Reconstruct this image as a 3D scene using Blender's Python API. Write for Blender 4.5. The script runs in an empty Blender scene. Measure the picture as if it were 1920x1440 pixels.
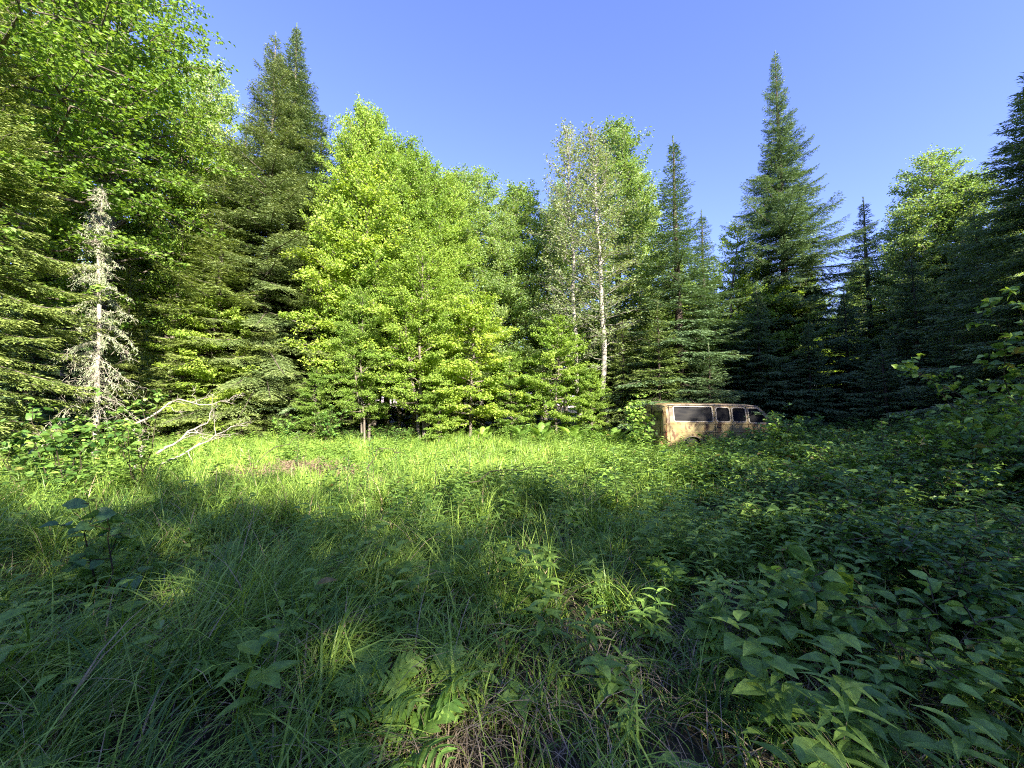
import bpy, bmesh, math, random
import numpy as np
from math import radians, sin, cos, pi, tan
from mathutils import Vector, Matrix

# ------------------------------------------------------------------ camera, sky, sun, exposure
scene = bpy.context.scene
COL = scene.collection
EYE = 1.6
PITCH = radians(3.2)
FPX = 720.0                                   # focal length in pixels of the 1920 wide photograph
cam_d = bpy.data.cameras.new('camera'); cam = bpy.data.objects.new('camera', cam_d); COL.objects.link(cam)
cam.location = (0, 0, EYE); cam.rotation_euler = (pi/2 + PITCH, 0, 0)
cam_d.sensor_width = 36; cam_d.lens = 36*FPX/1920; cam_d.clip_start = .05; cam_d.clip_end = 2000
scene.camera = cam
SUN_AZ, SUN_EL = radians(31), radians(28)     # sun behind the camera and to the right
S = Vector((sin(SUN_AZ)*cos(SUN_EL), -cos(SUN_AZ)*cos(SUN_EL), sin(SUN_EL)))
world = bpy.data.worlds.new('World'); scene.world = world; world.use_nodes = True
wn = world.node_tree; bg = wn.nodes['Background']
sky = wn.nodes.new('ShaderNodeTexSky'); sky.sky_type = 'NISHITA'; sky.sun_disc = False
sky.sun_elevation = SUN_EL; sky.sun_rotation = math.atan2(S.x, S.y)
sky.altitude = 300; sky.air_density = 1.25; sky.dust_density = .15; sky.ozone_density = 3.0
tint = wn.nodes.new('ShaderNodeMix'); tint.data_type = 'RGBA'; tint.blend_type = 'MULTIPLY'; tint.inputs[0].default_value = 1
tint.inputs[7].default_value = (.67, .61, 1.02, 1)
wn.links.new(sky.outputs[0], tint.inputs[6]); wn.links.new(tint.outputs[2], bg.inputs[0]); bg.inputs[1].default_value = .080
sun_d = bpy.data.lights.new('sun', 'SUN'); sun_d.energy = 4.1; sun_d.angle = radians(.5); sun_d.color = (1, .93, .80)
sun = bpy.data.objects.new('sun', sun_d); COL.objects.link(sun)
sun.rotation_euler = S.to_track_quat('Z', 'Y').to_euler()
scene.view_settings.view_transform = 'Standard'; scene.view_settings.look = 'None'
scene.view_settings.exposure = 2.56; scene.view_settings.gamma = 1
scene.cycles.max_bounces = 8; scene.cycles.diffuse_bounces = 5; scene.cycles.transmission_bounces = 4
scene.cycles.glossy_bounces = 2; scene.cycles.transparent_max_bounces = 4
scene.cycles.use_denoising = False; scene.cycles.filter_width = 1.1

# ------------------------------------------------------------------ helpers
def ground_z(x, y):
    return (.06*np.sin(x*.55+1.3)*np.cos(y*.42) + .035*np.sin(x*1.7+y*1.1) + .03*np.cos(y*2.1-x*.8)) * np.clip(np.hypot(x, y)/3, 0, 1)
def gz(x, y): return float(ground_z(np.float64(x), np.float64(y)))
def at(px, D):                                # ground point under photo column px at depth D
    return ((px-960)/FPX*D*1.0, D)
def zat(py, D):                               # height shown at photo row py at depth D
    return EYE + D*math.tan(PITCH + math.atan((720-py)/FPX))
def nrm(v): return v/np.maximum(np.linalg.norm(v, axis=-1, keepdims=True), 1e-9)

class Buf:                                    # collects geometry of ONE mesh
    def __init__(s): s.v=[]; s.f=[]; s.t=[]; s.n=0
    def add(s, V, F, T=None):
        V=np.asarray(V, float).reshape(-1,3); F=np.asarray(F, int)
        if len(F)==0: return
        s.v.append(V); s.f.append(F+s.n); s.n+=len(V)
        s.t.append(np.full(len(F), .5) if T is None else np.broadcast_to(np.asarray(T,float), (len(F),)))
    def merge(s, o, M=None, dt=0.0):
        for V,F,T in zip(o.v, o.f, o.t): pass
        V=np.concatenate(o.v); F=np.concatenate(o.f); T=np.concatenate(o.t)
        if M is not None:
            M=np.array(M); V=V@M[:3,:3].T+M[:3,3]
        s.add(V, F, np.where(T>.985, T, np.clip(T+dt,0,.95 if T.max()>.985 or dt else 1)))
    def mesh(s, name, mat, smooth=False):
        V=np.concatenate(s.v); F=np.concatenate(s.f); T=np.concatenate(s.t)
        me=bpy.data.meshes.new(name); k=F.shape[1]
        me.vertices.add(len(V)); me.vertices.foreach_set('co', V.astype(np.float32).ravel())
        me.loops.add(F.size); me.loops.foreach_set('vertex_index', F.astype(np.int32).ravel())
        me.polygons.add(len(F)); me.polygons.foreach_set('loop_start', np.arange(0, F.size, k, dtype=np.int32))
        try: me.polygons.foreach_set('loop_total', np.full(len(F), k, dtype=np.int32))
        except Exception: pass
        a=me.attributes.new('tint','FLOAT','FACE'); a.data.foreach_set('value', T.astype(np.float32))
        me.polygons.foreach_set('use_smooth', np.full(len(F), smooth))
        me.update(calc_edges=True); me.materials.append(mat)
        return me
    def build(s, name, mat, parent=None, smooth=False):
        return obj(name, s.mesh(name, mat, smooth), parent)

def obj(name, me, parent=None):
    o=bpy.data.objects.new(name, me); COL.objects.link(o)
    if parent: o.parent=parent
    return o
def tag(o, label=None, cat=None, group=None, kind=None):
    if label: o['label']=label
    if cat: o['category']=cat
    if group: o['group']=group
    if kind: o['kind']=kind
    return o
def empty(name, loc=(0,0,0), rz=0):
    o=bpy.data.objects.new(name, None); COL.objects.link(o); o.location=loc; o.rotation_euler=(0,0,rz); o.empty_display_size=.2
    return o
def copy_tree(o, parent=None):
    c=o.copy(); COL.objects.link(c)
    if parent: c.parent=parent
    for ch in list(o.children): copy_tree(ch, c)
    return c

def leaves(b, P, D, N, L, W, T, fold=.2, droop=.12):
    D=nrm(D); N=nrm(N - (N*D).sum(1,keepdims=True)*D); Sd=np.cross(D,N)
    L=np.asarray(L).reshape(-1,1); W=np.asarray(W).reshape(-1,1)
    m=P+D*L*.42+N*W*fold
    V=np.stack([P, m+Sd*W*.5, P+D*L-N*L*droop, m-Sd*W*.5],1)
    n=len(P); b.add(V, np.arange(n*4).reshape(n,4), T)
def bigleaves(b, P, D, N, L, W, T, prof=(.12,.85,1,.62,.04), droop=.25, fold=.16, lobes=0):
    D=nrm(D); N=nrm(N - (N*D).sum(1,keepdims=True)*D); Sd=np.cross(D,N); n=len(P)
    L=np.asarray(L).reshape(-1,1); W=np.asarray(W).reshape(-1,1); k=len(prof); R=[]
    for i,w in enumerate(prof):
        t=i/(k-1); c=P+D*L*t-N*L*droop*t*t
        h=Sd*W*.5*w; u=N*W*fold*w
        R+= [c-h+u-D*L*.0, c, c+h+u]
    V=np.stack(R,1); F=[]
    for i in range(k-1):
        a=3*i; F+=[[a,a+1,a+4,a+3],[a+1,a+2,a+5,a+4]]
    F=np.array(F)[None]+ (np.arange(n)*3*k)[:,None,None]
    b.add(V, F.reshape(-1,4), np.repeat(T, 2*(k-1)))
def blades(b, P, A, H, W, bend, T, segs=3, twist=None):
    n=len(P); lean=np.stack([np.cos(A),np.sin(A),np.zeros(n)],1)
    tw=A+pi/2+(0 if twist is None else twist); sd=np.stack([np.cos(tw),np.sin(tw),np.zeros(n)],1)
    up=np.array([0,0,1.]); H=H[:,None]; W=W[:,None]; B=bend[:,None]; R=[]
    for i in range(segs+1):
        t=i/segs
        c=P+up*H*(t-.55*B*t**2.2)+lean*H*(.12*t+.62*B*t**1.9)
        w=W*.5*(1-t**1.6*.93)
        R+=[c-sd*w, c+sd*w]
    V=np.stack(R,1); m=2*(segs+1)
    F=np.array([[2*i,2*i+1,2*i+3,2*i+2] for i in range(segs)])[None]+(np.arange(n)*m)[:,None,None]
    b.add(V, F.reshape(-1,4), np.repeat(T, segs))
def tube(b, pts, rad, sides=6, T=.5):
    pts=np.asarray(pts,float); k=len(pts); rad=np.broadcast_to(np.asarray(rad,float),(k,))
    d=nrm(np.gradient(pts,axis=0)); ref=np.where(np.abs(d[:,2:3])>.9, [[1.,0,0]], [[0,0,1.]])
    u=nrm(np.cross(d,ref)); v=np.cross(d,u); a=np.arange(sides)/sides*2*pi
    V=pts[:,None]+rad[:,None,None]*(np.cos(a)[None,:,None]*u[:,None]+np.sin(a)[None,:,None]*v[:,None])
    F=[]
    for i in range(k-1):
        for j in range(sides):
            F.append([i*sides+j, i*sides+(j+1)%sides, (i+1)*sides+(j+1)%sides, (i+1)*sides+j])
    b.add(V.reshape(-1,3), F, T)
def tubes(b, PTS, RAD, sides=3, T=.5):        # many equal tubes at once: PTS (n,k,3), RAD (n,k)
    PTS=np.asarray(PTS,float); n,k,_=PTS.shape
    if n==0: return
    d=nrm(np.gradient(PTS,axis=1)); ref=np.where(np.abs(d[...,2:3])>.9, np.array([1.,0,0]), np.array([0,0,1.]))
    u=nrm(np.cross(d,ref)); v=np.cross(d,u); a=np.arange(sides)/sides*2*pi
    V=PTS[:,:,None]+RAD[:,:,None,None]*(np.cos(a)[None,None,:,None]*u[:,:,None]+np.sin(a)[None,None,:,None]*v[:,:,None])
    F=[[i*sides+j, i*sides+(j+1)%sides, (i+1)*sides+(j+1)%sides, (i+1)*sides+j] for i in range(k-1) for j in range(sides)]
    F=np.array(F)[None]+(np.arange(n)*k*sides)[:,None,None]
    b.add(V.reshape(-1,3), F.reshape(-1,4), T)
def ragged(c):
    c=np.asarray(c,int); idx=np.repeat(np.arange(len(c)),c); k=np.arange(c.sum())-np.repeat(np.cumsum(c)-c,c)
    return idx,k

# ------------------------------------------------------------------ materials
def mat(name):
    m=bpy.data.materials.new(name); m.use_nodes=True; nt=m.node_tree
    for n in list(nt.nodes): nt.nodes.remove(n)
    return m, nt, nt.nodes.new('ShaderNodeOutputMaterial')
def leaf_mat(name, ca, cb, trans=.35, ty=(1.25,1.2,.5), rough=.5, spec=.35, vary=.25, mottle=.28, old=None):
    m,nt,out=mat(name); N=nt.nodes.new; L=nt.links.new
    at_=N('ShaderNodeAttribute'); at_.attribute_name='tint'
    mix=N('ShaderNodeMix'); mix.data_type='RGBA'; L(at_.outputs['Fac'], mix.inputs[0])
    mix.inputs[6].default_value=(*ca,1); mix.inputs[7].default_value=(*cb,1)
    if old:                                    # a few yellowed or browned leaves carry tint 1
        gt=N('ShaderNodeMath'); gt.operation='GREATER_THAN'; gt.inputs[1].default_value=.985; L(at_.outputs['Fac'], gt.inputs[0])
        mo=N('ShaderNodeMix'); mo.data_type='RGBA'; L(gt.outputs[0], mo.inputs[0]); L(mix.outputs[2], mo.inputs[6]); mo.inputs[7].default_value=(*old,1); mix=mo
    oi=N('ShaderNodeObjectInfo'); mr=N('ShaderNodeMapRange'); L(oi.outputs['Random'], mr.inputs[0])
    mr.inputs[3].default_value=1-vary; mr.inputs[4].default_value=1+vary
    hs=N('ShaderNodeHueSaturation'); L(mix.outputs[2], hs.inputs['Color']); L(mr.outputs[0], hs.inputs['Value'])
    mh=N('ShaderNodeMapRange'); L(oi.outputs['Random'], mh.inputs[0]); mh.inputs[3].default_value=.515; mh.inputs[4].default_value=.488; L(mh.outputs[0], hs.inputs['Hue'])
    if mottle:
        tc=N('ShaderNodeTexCoord'); no=N('ShaderNodeTexNoise'); no.inputs['Scale'].default_value=38; no.inputs['Detail'].default_value=3; L(tc.outputs['Object'], no.inputs[0])
        m2=N('ShaderNodeMapRange'); L(no.outputs[0], m2.inputs[0]); m2.inputs[1].default_value=.3; m2.inputs[2].default_value=.7; m2.inputs[3].default_value=1-mottle; m2.inputs[4].default_value=1+mottle
        h2=N('ShaderNodeHueSaturation'); L(hs.outputs[0], h2.inputs['Color']); L(m2.outputs[0], h2.inputs['Value']); hs=h2
    p=N('ShaderNodeBsdfPrincipled'); L(hs.outputs[0], p.inputs['Base Color'])
    p.inputs['Roughness'].default_value=rough; p.inputs['Specular IOR Level'].default_value=spec
    if trans>0:
        mu=N('ShaderNodeMix'); mu.data_type='RGBA'; mu.blend_type='MULTIPLY'; mu.inputs[0].default_value=1
        L(hs.outputs[0], mu.inputs[6]); mu.inputs[7].default_value=(*[t*1.0 for t in ty],1)
        tr=N('ShaderNodeBsdfTranslucent'); L(mu.outputs[2], tr.inputs[0])
        ms=N('ShaderNodeMixShader'); ms.inputs[0].default_value=trans
        L(p.outputs[0], ms.inputs[1]); L(tr.outputs[0], ms.inputs[2]); L(ms.outputs[0], out.inputs[0])
    else: L(p.outputs[0], out.inputs[0])
    return m
def noise_mat(name, stops, scale=6, detail=8, rough=.9, stretch=(1,1,1), bump=.3, spec=.2, dist=0, metal=0):
    m,nt,out=mat(name); N=nt.nodes.new; L=nt.links.new
    tc=N('ShaderNodeTexCoord'); mp=N('ShaderNodeMapping'); mp.inputs['Scale'].default_value=stretch
    L(tc.outputs['Object'], mp.inputs[0]); no=N('ShaderNodeTexNoise'); L(mp.outputs[0], no.inputs[0])
    no.inputs['Scale'].default_value=scale; no.inputs['Detail'].default_value=detail; no.inputs['Distortion'].default_value=dist
    no.inputs['Roughness'].default_value=.62
    cr=N('ShaderNodeValToRGB'); L(no.outputs[0], cr.inputs[0])
    e=cr.color_ramp.elements
    while len(e)<len(stops): e.new(.5)
    for q,(p_,c) in zip(e,stops): q.position=p_; q.color=(*c,1)
    p=N('ShaderNodeBsdfPrincipled'); L(cr.outputs[0], p.inputs['Base Color']); p.inputs['Roughness'].default_value=rough
    p.inputs['Specular IOR Level'].default_value=spec; p.inputs['Metallic'].default_value=metal
    if bump:
        bu=N('ShaderNodeBump'); bu.inputs['Strength'].default_value=bump; L(no.outputs[0], bu.inputs['Height']); L(bu.outputs[0], p.inputs['Normal'])
    L(p.outputs[0], out.inputs[0]); return m
M={}
M['maple']=leaf_mat('maple_leaf',(.175,.300,.042),(.360,.475,.085),.46)
M['aspen']=leaf_mat('aspen_leaf',(.180,.300,.085),(.370,.470,.165),.44)
M['birch']=leaf_mat('birch_leaf',(.16,.23,.09),(.35,.41,.20),.38)
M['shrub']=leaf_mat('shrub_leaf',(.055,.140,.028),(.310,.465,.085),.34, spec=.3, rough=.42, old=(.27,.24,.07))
M['roundleaf']=leaf_mat('round_leaf',(.070,.170,.045),(.130,.240,.065),.3, spec=.45, rough=.45)
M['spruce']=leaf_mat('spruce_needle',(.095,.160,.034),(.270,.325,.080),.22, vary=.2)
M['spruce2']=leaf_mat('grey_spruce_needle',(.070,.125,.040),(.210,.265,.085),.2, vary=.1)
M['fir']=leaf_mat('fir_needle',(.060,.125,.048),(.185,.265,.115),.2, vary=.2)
M['grass']=leaf_mat('grass_blade',(.055,.135,.024),(.400,.560,.095),.32, spec=.24, rough=.36, old=(.38,.30,.17))
M['herb']=leaf_mat('herb_leaf',(.060,.150,.032),(.320,.465,.085),.34, spec=.3, rough=.4, old=(.34,.24,.08))
M['fern']=leaf_mat('fern_leaf',(.150,.290,.045),(.300,.430,.080),.42)
M['straw']=leaf_mat('dry_straw',(.16,.11,.07),(.36,.28,.19),.15)
M['needlelitter']=leaf_mat('red_brown_brush',(.11,.075,.05),(.21,.15,.10),.1)
M['lichen']=leaf_mat('pale_lichen',(.27,.31,.17),(.46,.50,.30),.25)
M['bark']=noise_mat('grey_bark',[(.3,(.05,.04,.03)),(.55,(.15,.125,.10)),(.75,(.26,.24,.20))],9,10,stretch=(1,1,.35),bump=.6)
M['barkdark']=noise_mat('brown_bark',[(.3,(.03,.024,.018)),(.6,(.09,.07,.055)),(.8,(.17,.15,.12))],10,10,stretch=(1,1,.4),bump=.6)
M['barkpale']=noise_mat('pale_bark',[(.30,(.06,.055,.045)),(.42,(.20,.18,.15)),(.7,(.36,.34,.29))],5,10,stretch=(1,1,2.2),bump=.3)
M['deadwood']=noise_mat('bleached_wood',[(.3,(.13,.11,.085)),(.6,(.33,.295,.24))],14,8,stretch=(1,1,.3),bump=.4)
M['stem']=noise_mat('dark_stem',[(.3,(.035,.03,.018)),(.7,(.09,.075,.045))],20,6,bump=.2)
M['greenstem']=noise_mat('green_stem',[(.3,(.05,.09,.03)),(.7,(.11,.13,.05))],20,4,bump=.1)
M['ground']=noise_mat('forest_soil',[(.30,(.012,.010,.006)),(.48,(.024,.024,.010)),(.62,(.060,.045,.028)),(.8,(.14,.105,.07))],3.0,14,bump=.8)

# ------------------------------------------------------------------ tree builders
def conifer(rng, H, R, clear=.08, prof=None, dens=1.0, droop=.25, tipup=.15, thin=0.0, trunk_r=None, tops=None, dead=.0, blade=1.0, wsp=.30):
    """returns (trunk Buf, crown Buf)"""
    tb,cb=Buf(),Buf()
    r0=trunk_r or H*.0115
    zz=np.linspace(0,H,14); bx=rng.normal(0,.05,14).cumsum()*.25; by=rng.normal(0,.05,14).cumsum()*.25; bx-=bx[0]; by-=by[0]
    sp=np.stack([bx,by,zz],1); tube(tb, sp, r0*(1-zz/H)**.8+.008, 8)
    if prof is None: prof=lambda d: R*min(1,(d/H)**.85*1.08)
    hs=[];z=H*clear
    while z<H-.45:
        hs.append(z); z+=wsp*(.6+.75*(1-z/H))*rng.uniform(.7,1.3)
    hs=np.array(hs); nb=np.where(hs>H*.8,5,6); idx,k=ragged(nb)
    z=hs[idx]+rng.uniform(-.1,.1,len(idx)); n=len(z)
    keep=rng.random(n)>thin*(1-z/H*.6); z=z[keep]; idx=idx[keep]; k=k[keep]; n=len(z)
    az=k*2*pi/nb[idx]+rng.uniform(0,6.28,len(hs))[idx]+rng.normal(0,.25,n)
    L=np.array([prof(H-q) for q in z])*rng.uniform(.60,1.15,n)*(1+.16*np.sin(az*1+z*.9))
    L=np.maximum(L,.06)
    rel=1-z/H
    el=np.radians(34*(1-rel)**2.2-16*rel**.6+5)+rng.normal(0,.09,n)
    d=np.stack([np.cos(az)*np.cos(el),np.sin(az)*np.cos(el),np.sin(el)],1)
    side=np.stack([-np.sin(az),np.cos(az),np.zeros(n)],1); upv=np.cross(d,side)*-1; upv=np.where(upv[:,2:3]<0,-upv,upv)
    p0=np.stack([np.interp(z,zz,bx),np.interp(z,zz,by),z],1)
    dr=droop*rel**.6*rng.uniform(.6,1.4,n)
    def curve(i,s): return p0[i]+d[i]*(L[i]*s)[:,None]+np.array([0,0,1.])*((-dr[i]*s**1.6+tipup*s**3.2)*L[i])[:,None]
    ss=np.linspace(0,1,5); P=np.stack([curve(np.arange(n),np.full(n,s)) for s in ss],1)
    tubes(tb,P,(.006+.012*L[:,None])*(1.05-ss)[None,:],3)
    isdead=rng.random(n)<dead*(rel>.45)
    # side twigs
    nt=np.maximum(3,(L/(.066/dens)).astype(int)); nt=np.where(isdead,(nt*.25).astype(int),nt)
    bi,tk=ragged(nt*2); s=(tk//2+rng.uniform(.1,.9,len(tk)))/nt[bi]; s=.08+.92*s
    sg=np.where(tk%2,1.,-1.)
    tl=(.40*L[bi]*(1-s)**.75+.09)*rng.uniform(.6,1.2,len(s))*np.clip(s/.25,.25,1)
    tl=np.minimum(tl,.75)
    an=np.radians(rng.uniform(38,66,len(s)))
    td=d[bi]*np.cos(an)[:,None]+side[bi]*(np.sin(an)*sg)[:,None]+rng.normal(0,.12,(len(s),3)); td[:,2]-=.10+.10*rel[bi]; td=nrm(td)
    tp=curve(bi,s)
    # needle sprays
    nn=np.maximum(2,(tl/.062*1.0).astype(int)); ti,nk=ragged(nn*2)
    q=(nk//2+rng.uniform(0,1,len(nk)))/nn[ti]; sg2=np.where(nk%2,1.,-1.)
    pos=tp[ti]+td[ti]*(tl[ti]*q)[:,None]; pos[:,2]-=.10*tl[ti]*q*q
    ns=nrm(np.cross(td[ti],upv[bi][ti])); a2=np.radians(rng.uniform(20,48,len(nk)))
    nd=td[ti]*np.cos(a2)[:,None]+ns*(np.sin(a2)*sg2)[:,None]+rng.normal(0,.16,(len(nk),3))
    nrml=upv[bi][ti]+rng.normal(0,.55,(len(nk),3))
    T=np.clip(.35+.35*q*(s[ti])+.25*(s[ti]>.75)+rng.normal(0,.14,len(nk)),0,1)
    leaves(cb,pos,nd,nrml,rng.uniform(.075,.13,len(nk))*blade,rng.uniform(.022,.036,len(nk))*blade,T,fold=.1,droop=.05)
    # leader shoots
    for _ in range(1):
        m=46; zz2=H-.02-rng.uniform(0,.62,m); a=rng.uniform(0,6.28,m)
        leaves(cb,np.stack([np.interp(zz2,zz,bx),np.interp(zz2,zz,by),zz2],1),np.stack([np.cos(a),np.sin(a),np.full(m,2.2)],1),rng.normal(0,1,(m,3)),np.full(m,.10),np.full(m,.025),np.full(m,.6))
    return tb,cb

def broadleaf(rng, H, R, crown_lo=.3, nb=80, ntw=22, lpt=20, leafL=.095, leafW=.078, up=.5, layered=.6, trunk_r=None, stems=1, shape=None, lean=0, twigL=.36, sparse=0., wig=.5, limb=1.0, spread=.5):
    tb,cb=Buf(),Buf(); r0=trunk_r or H*.0085
    if shape is None: shape=lambda t: (max(0,1-t))**.42*(.5+.5*min(1,t*2.2+.2))
    for st in range(stems):
        a0=rng.uniform(0,6.28); off=0 if stems==1 else rng.uniform(.15,spread)
        Hs=H*(1 if st==0 else rng.uniform(.78,.98)); k=14; t=np.linspace(0,1,k)
        ox=cos(a0)*off; oy=sin(a0)*off; wx=rng.normal(0,.10,k).cumsum()*wig; wy=rng.normal(0,.10,k).cumsum()*wig
        ln=(H*.07 if stems>1 else 0)
        sx=ox+wx-wx[0]+cos(a0)*ln*t**1.3+lean*t; sy=oy+wy-wy[0]+sin(a0)*ln*t**1.3
        sp=np.stack([sx,sy,t*Hs],1); tube(tb,sp,r0*(1 if st==0 else .75)*(1-t)**.75+.012,8)
        n=max(8,int(nb/stems)); u=(np.arange(n)+rng.uniform(0,1,n))/n; tt=crown_lo+(1-crown_lo)*u**.9*.97
        az=np.arange(n)*2.399+rng.normal(0,.3,n)
        L=R*np.array([shape(q) for q in u])*rng.uniform(.65,1.1,n)+.25
        el=np.radians(18+48*u**1.3)*up*1.6+rng.normal(0,.15,n)
        d=np.stack([np.cos(az)*np.cos(el),np.sin(az)*np.cos(el),np.sin(el)],1)
        p0=np.stack([np.interp(tt,t,sx),np.interp(tt,t,sy),tt*Hs],1)
        sag=rng.uniform(-.05,.22,n)*(1.2-u)
        jig=rng.normal(0,.06,(n,5,3))*L[:,None,None]; jig[:,0]=0
        ss=np.linspace(0,1,5)
        P=p0[:,None]+d[:,None]*(L[:,None]*ss)[:,:,None]+jig; P[:,:,2]-=(sag*L)[:,None]*ss**2
        tubes(tb,P,limb*(.006+.011*L[:,None])*(1.08-ss)[None,:],4)
        # twigs
        m=np.maximum(4,(ntw*np.clip(L/R,.25,1)).astype(int)); bi,tk=ragged(m); s=.22+.78*((tk+rng.uniform(0,1,len(tk)))/m[bi])
        f=s*4; i0=np.minimum(f.astype(int),3); fr=(f-i0)[:,None]; tp=P[bi,i0]*(1-fr)+P[bi,i0+1]*fr
        sd=np.stack([-np.sin(az),np.cos(az),np.zeros(n)],1)[bi]; sg=np.where(tk%2,1.,-1.)
        an=np.radians(rng.uniform(15,70,len(s)))
        td=d[bi]*np.cos(an)[:,None]+sd*(np.sin(an)*sg)[:,None]+rng.normal(0,.28,(len(s),3))*np.array([1,1,1.2-layered]); td[:,2]+=.12; td=nrm(td)
        tl=np.minimum(twigL*(.45+.6*L[bi]*(1.15-s)/1.0),1.1)*rng.uniform(.6,1.2,len(s))
        k2=np.stack([tp,tp+td*tl[:,None]*.5,tp+td*tl[:,None]*.98],1); tubes(tb,k2,np.broadcast_to(np.array([.007,.005,.003])*limb,(len(tl),3)),3)
        c=np.maximum(2,(lpt*np.clip(tl/.55,.35,1.5)*(1-sparse)).astype(int)); ti,lk=ragged(c); q=.1+.95*rng.random(len(lk))
        pos=tp[ti]+td[ti]*(tl[ti]*q)[:,None]+rng.normal(0,.075,(len(lk),3))*np.array([1,1,1.15-layered])
        sd2=np.cross(td[ti],[0,0,1.]); ld=td[ti]*.5+sd2*rng.normal(0,.9,(len(lk),1))+rng.normal(0,.35,(len(lk),3)); ld[:,2]-=.25
        nv=np.array([0,0,1.])+rng.normal(0,1.05-.6*layered,(len(lk),3))
        sc=rng.uniform(.65,1.2,len(lk))
        T=np.clip(.45+.22*rng.normal(0,1,len(lm:=lk))*.8+.15*(rng.normal(0,1,n)[bi][ti]),0,1)
        leaves(cb,pos,ld,nv,leafL*sc,leafW*sc,T,fold=.18)
    return tb,cb

def bush(rng, H, spread, nst=7, ntw=9, leafL=.08, leafW=.055, npt=10, detail=True, prof=(.15,.9,1,.62,.05), upright=.7, tw=.35):
    tb,cb=Buf(),Buf(); k=6; t=np.linspace(0,1,k)
    az=np.arange(nst)*2.4+rng.uniform(0,6.28)+rng.normal(0,.4,nst); h=H*rng.uniform(.6,1.0,nst); sp=spread*rng.uniform(.35,1,nst)
    P=np.zeros((nst,k,3)); 
    P[:,:,0]=np.cos(az)[:,None]*(.05+sp[:,None]*t**(1/upright)); P[:,:,1]=np.sin(az)[:,None]*(.05+sp[:,None]*t**(1/upright)); P[:,:,2]=h[:,None]*(t-.12*t**3)
    P[:,1:]+=rng.normal(0,.025*H,(nst,k-1,3)); tubes(tb,P,.0065*(H**.6)*(1.15-t)[None,:]*np.ones((nst,1)),5)
    si,tk=ragged(np.full(nst,ntw)); s=.22+.78*(tk+rng.uniform(0,1,len(tk)))/ntw; f=s*(k-1); i0=np.minimum(f.astype(int),k-2); fr=(f-i0)[:,None]
    tp=P[si,i0]*(1-fr)+P[si,i0+1]*fr; a=rng.uniform(0,6.28,len(s)); e=rng.uniform(-.1,.7,len(s))
    td=np.stack([np.cos(a)*np.cos(e),np.sin(a)*np.cos(e),np.sin(e)],1); tl=tw*H**.5*rng.uniform(.4,1.1,len(s))*(1.15-.6*s)
    k2=np.stack([tp,tp+td*tl[:,None]*.5+[0,0,.01],tp+td*tl[:,None]],1); tubes(tb,k2,np.broadcast_to(np.array([.004,.003,.0018]),(len(tl),3)),3)
    ti,lk=ragged(np.full(len(s),npt)); q=(lk+.6)/npt; sg=np.where(lk%2,1.,-1.)
    sd=nrm(np.cross(td[ti],[0,0,1.])); pos=tp[ti]+td[ti]*(tl[ti]*q)[:,None]+rng.normal(0,.006,(len(lk),3))
    ld=td[ti]*.6+sd*(sg*rng.uniform(.6,1.1,len(lk)))[:,None]+rng.normal(0,.34,(len(lk),3)); ld[:,2]-=.14
    nv=np.array([0,0,1.])+rng.normal(0,.6,(len(lk),3)); sc=rng.uniform(.42,1.15,len(lk))
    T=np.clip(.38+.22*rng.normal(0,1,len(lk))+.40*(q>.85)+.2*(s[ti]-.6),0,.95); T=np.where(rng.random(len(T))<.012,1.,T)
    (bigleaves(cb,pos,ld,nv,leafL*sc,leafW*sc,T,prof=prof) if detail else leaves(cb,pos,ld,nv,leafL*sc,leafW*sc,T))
    return tb,cb

def plant(name, parts, label, cat, loc, rz=0, sc=(1,1,1), group=None, mats=('bark','maple'), partnames=('trunk','crown')):
    r=empty(name, loc, rz); r.scale=sc
    for pn,b,m in zip(partnames, parts, mats):
        if b is not None and b.n: b.build(pn, M[m], r, smooth=(m in ('bark','barkdark','barkpale','deadwood')))
    return tag(r,label,cat,group)
def put(src, px, D, top, label, cat, rng, group=None, H0=None, wide=1.0, name=None):
    """copy of a prototype tree so that its tip shows at photo row `top`"""
    x,y=at(px,D); z=gz(x,y); k=(zat(top,D)-z)/H0
    o=copy_tree(src); o.location=(x,y,z-.03); o.rotation_euler=(0,0,rng.uniform(0,6.28)); o.scale=(k*wide,k*wide,k)
    return tag(o,label,cat,group)

exec_order=[]
rng=np.random.default_rng(7)

# ------------------------------------------------------------------ ground
def make_ground():
    xs=np.concatenate([-np.geomspace(300,16,22),np.linspace(-15,15,101),np.geomspace(16,300,22)])
    ys=np.concatenate([-np.geomspace(300,6,22),np.linspace(-5,24,98),np.geomspace(25,300,22)])
    X,Y=np.meshgrid(xs,ys); Z=ground_z(X,Y); V=np.stack([X,Y,Z],-1).reshape(-1,3); nx=len(xs)
    i,j=np.meshgrid(np.arange(nx-1),np.arange(len(ys)-1)); a=(j*nx+i).ravel()
    b=Buf(); b.add(V,np.stack([a,a+1,a+nx+1,a+nx],1)); o=b.build('ground',M['ground'],smooth=True)
    tag(o,'dark forest soil under the clearing and the trees',None,kind='structure')
make_ground()

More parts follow.
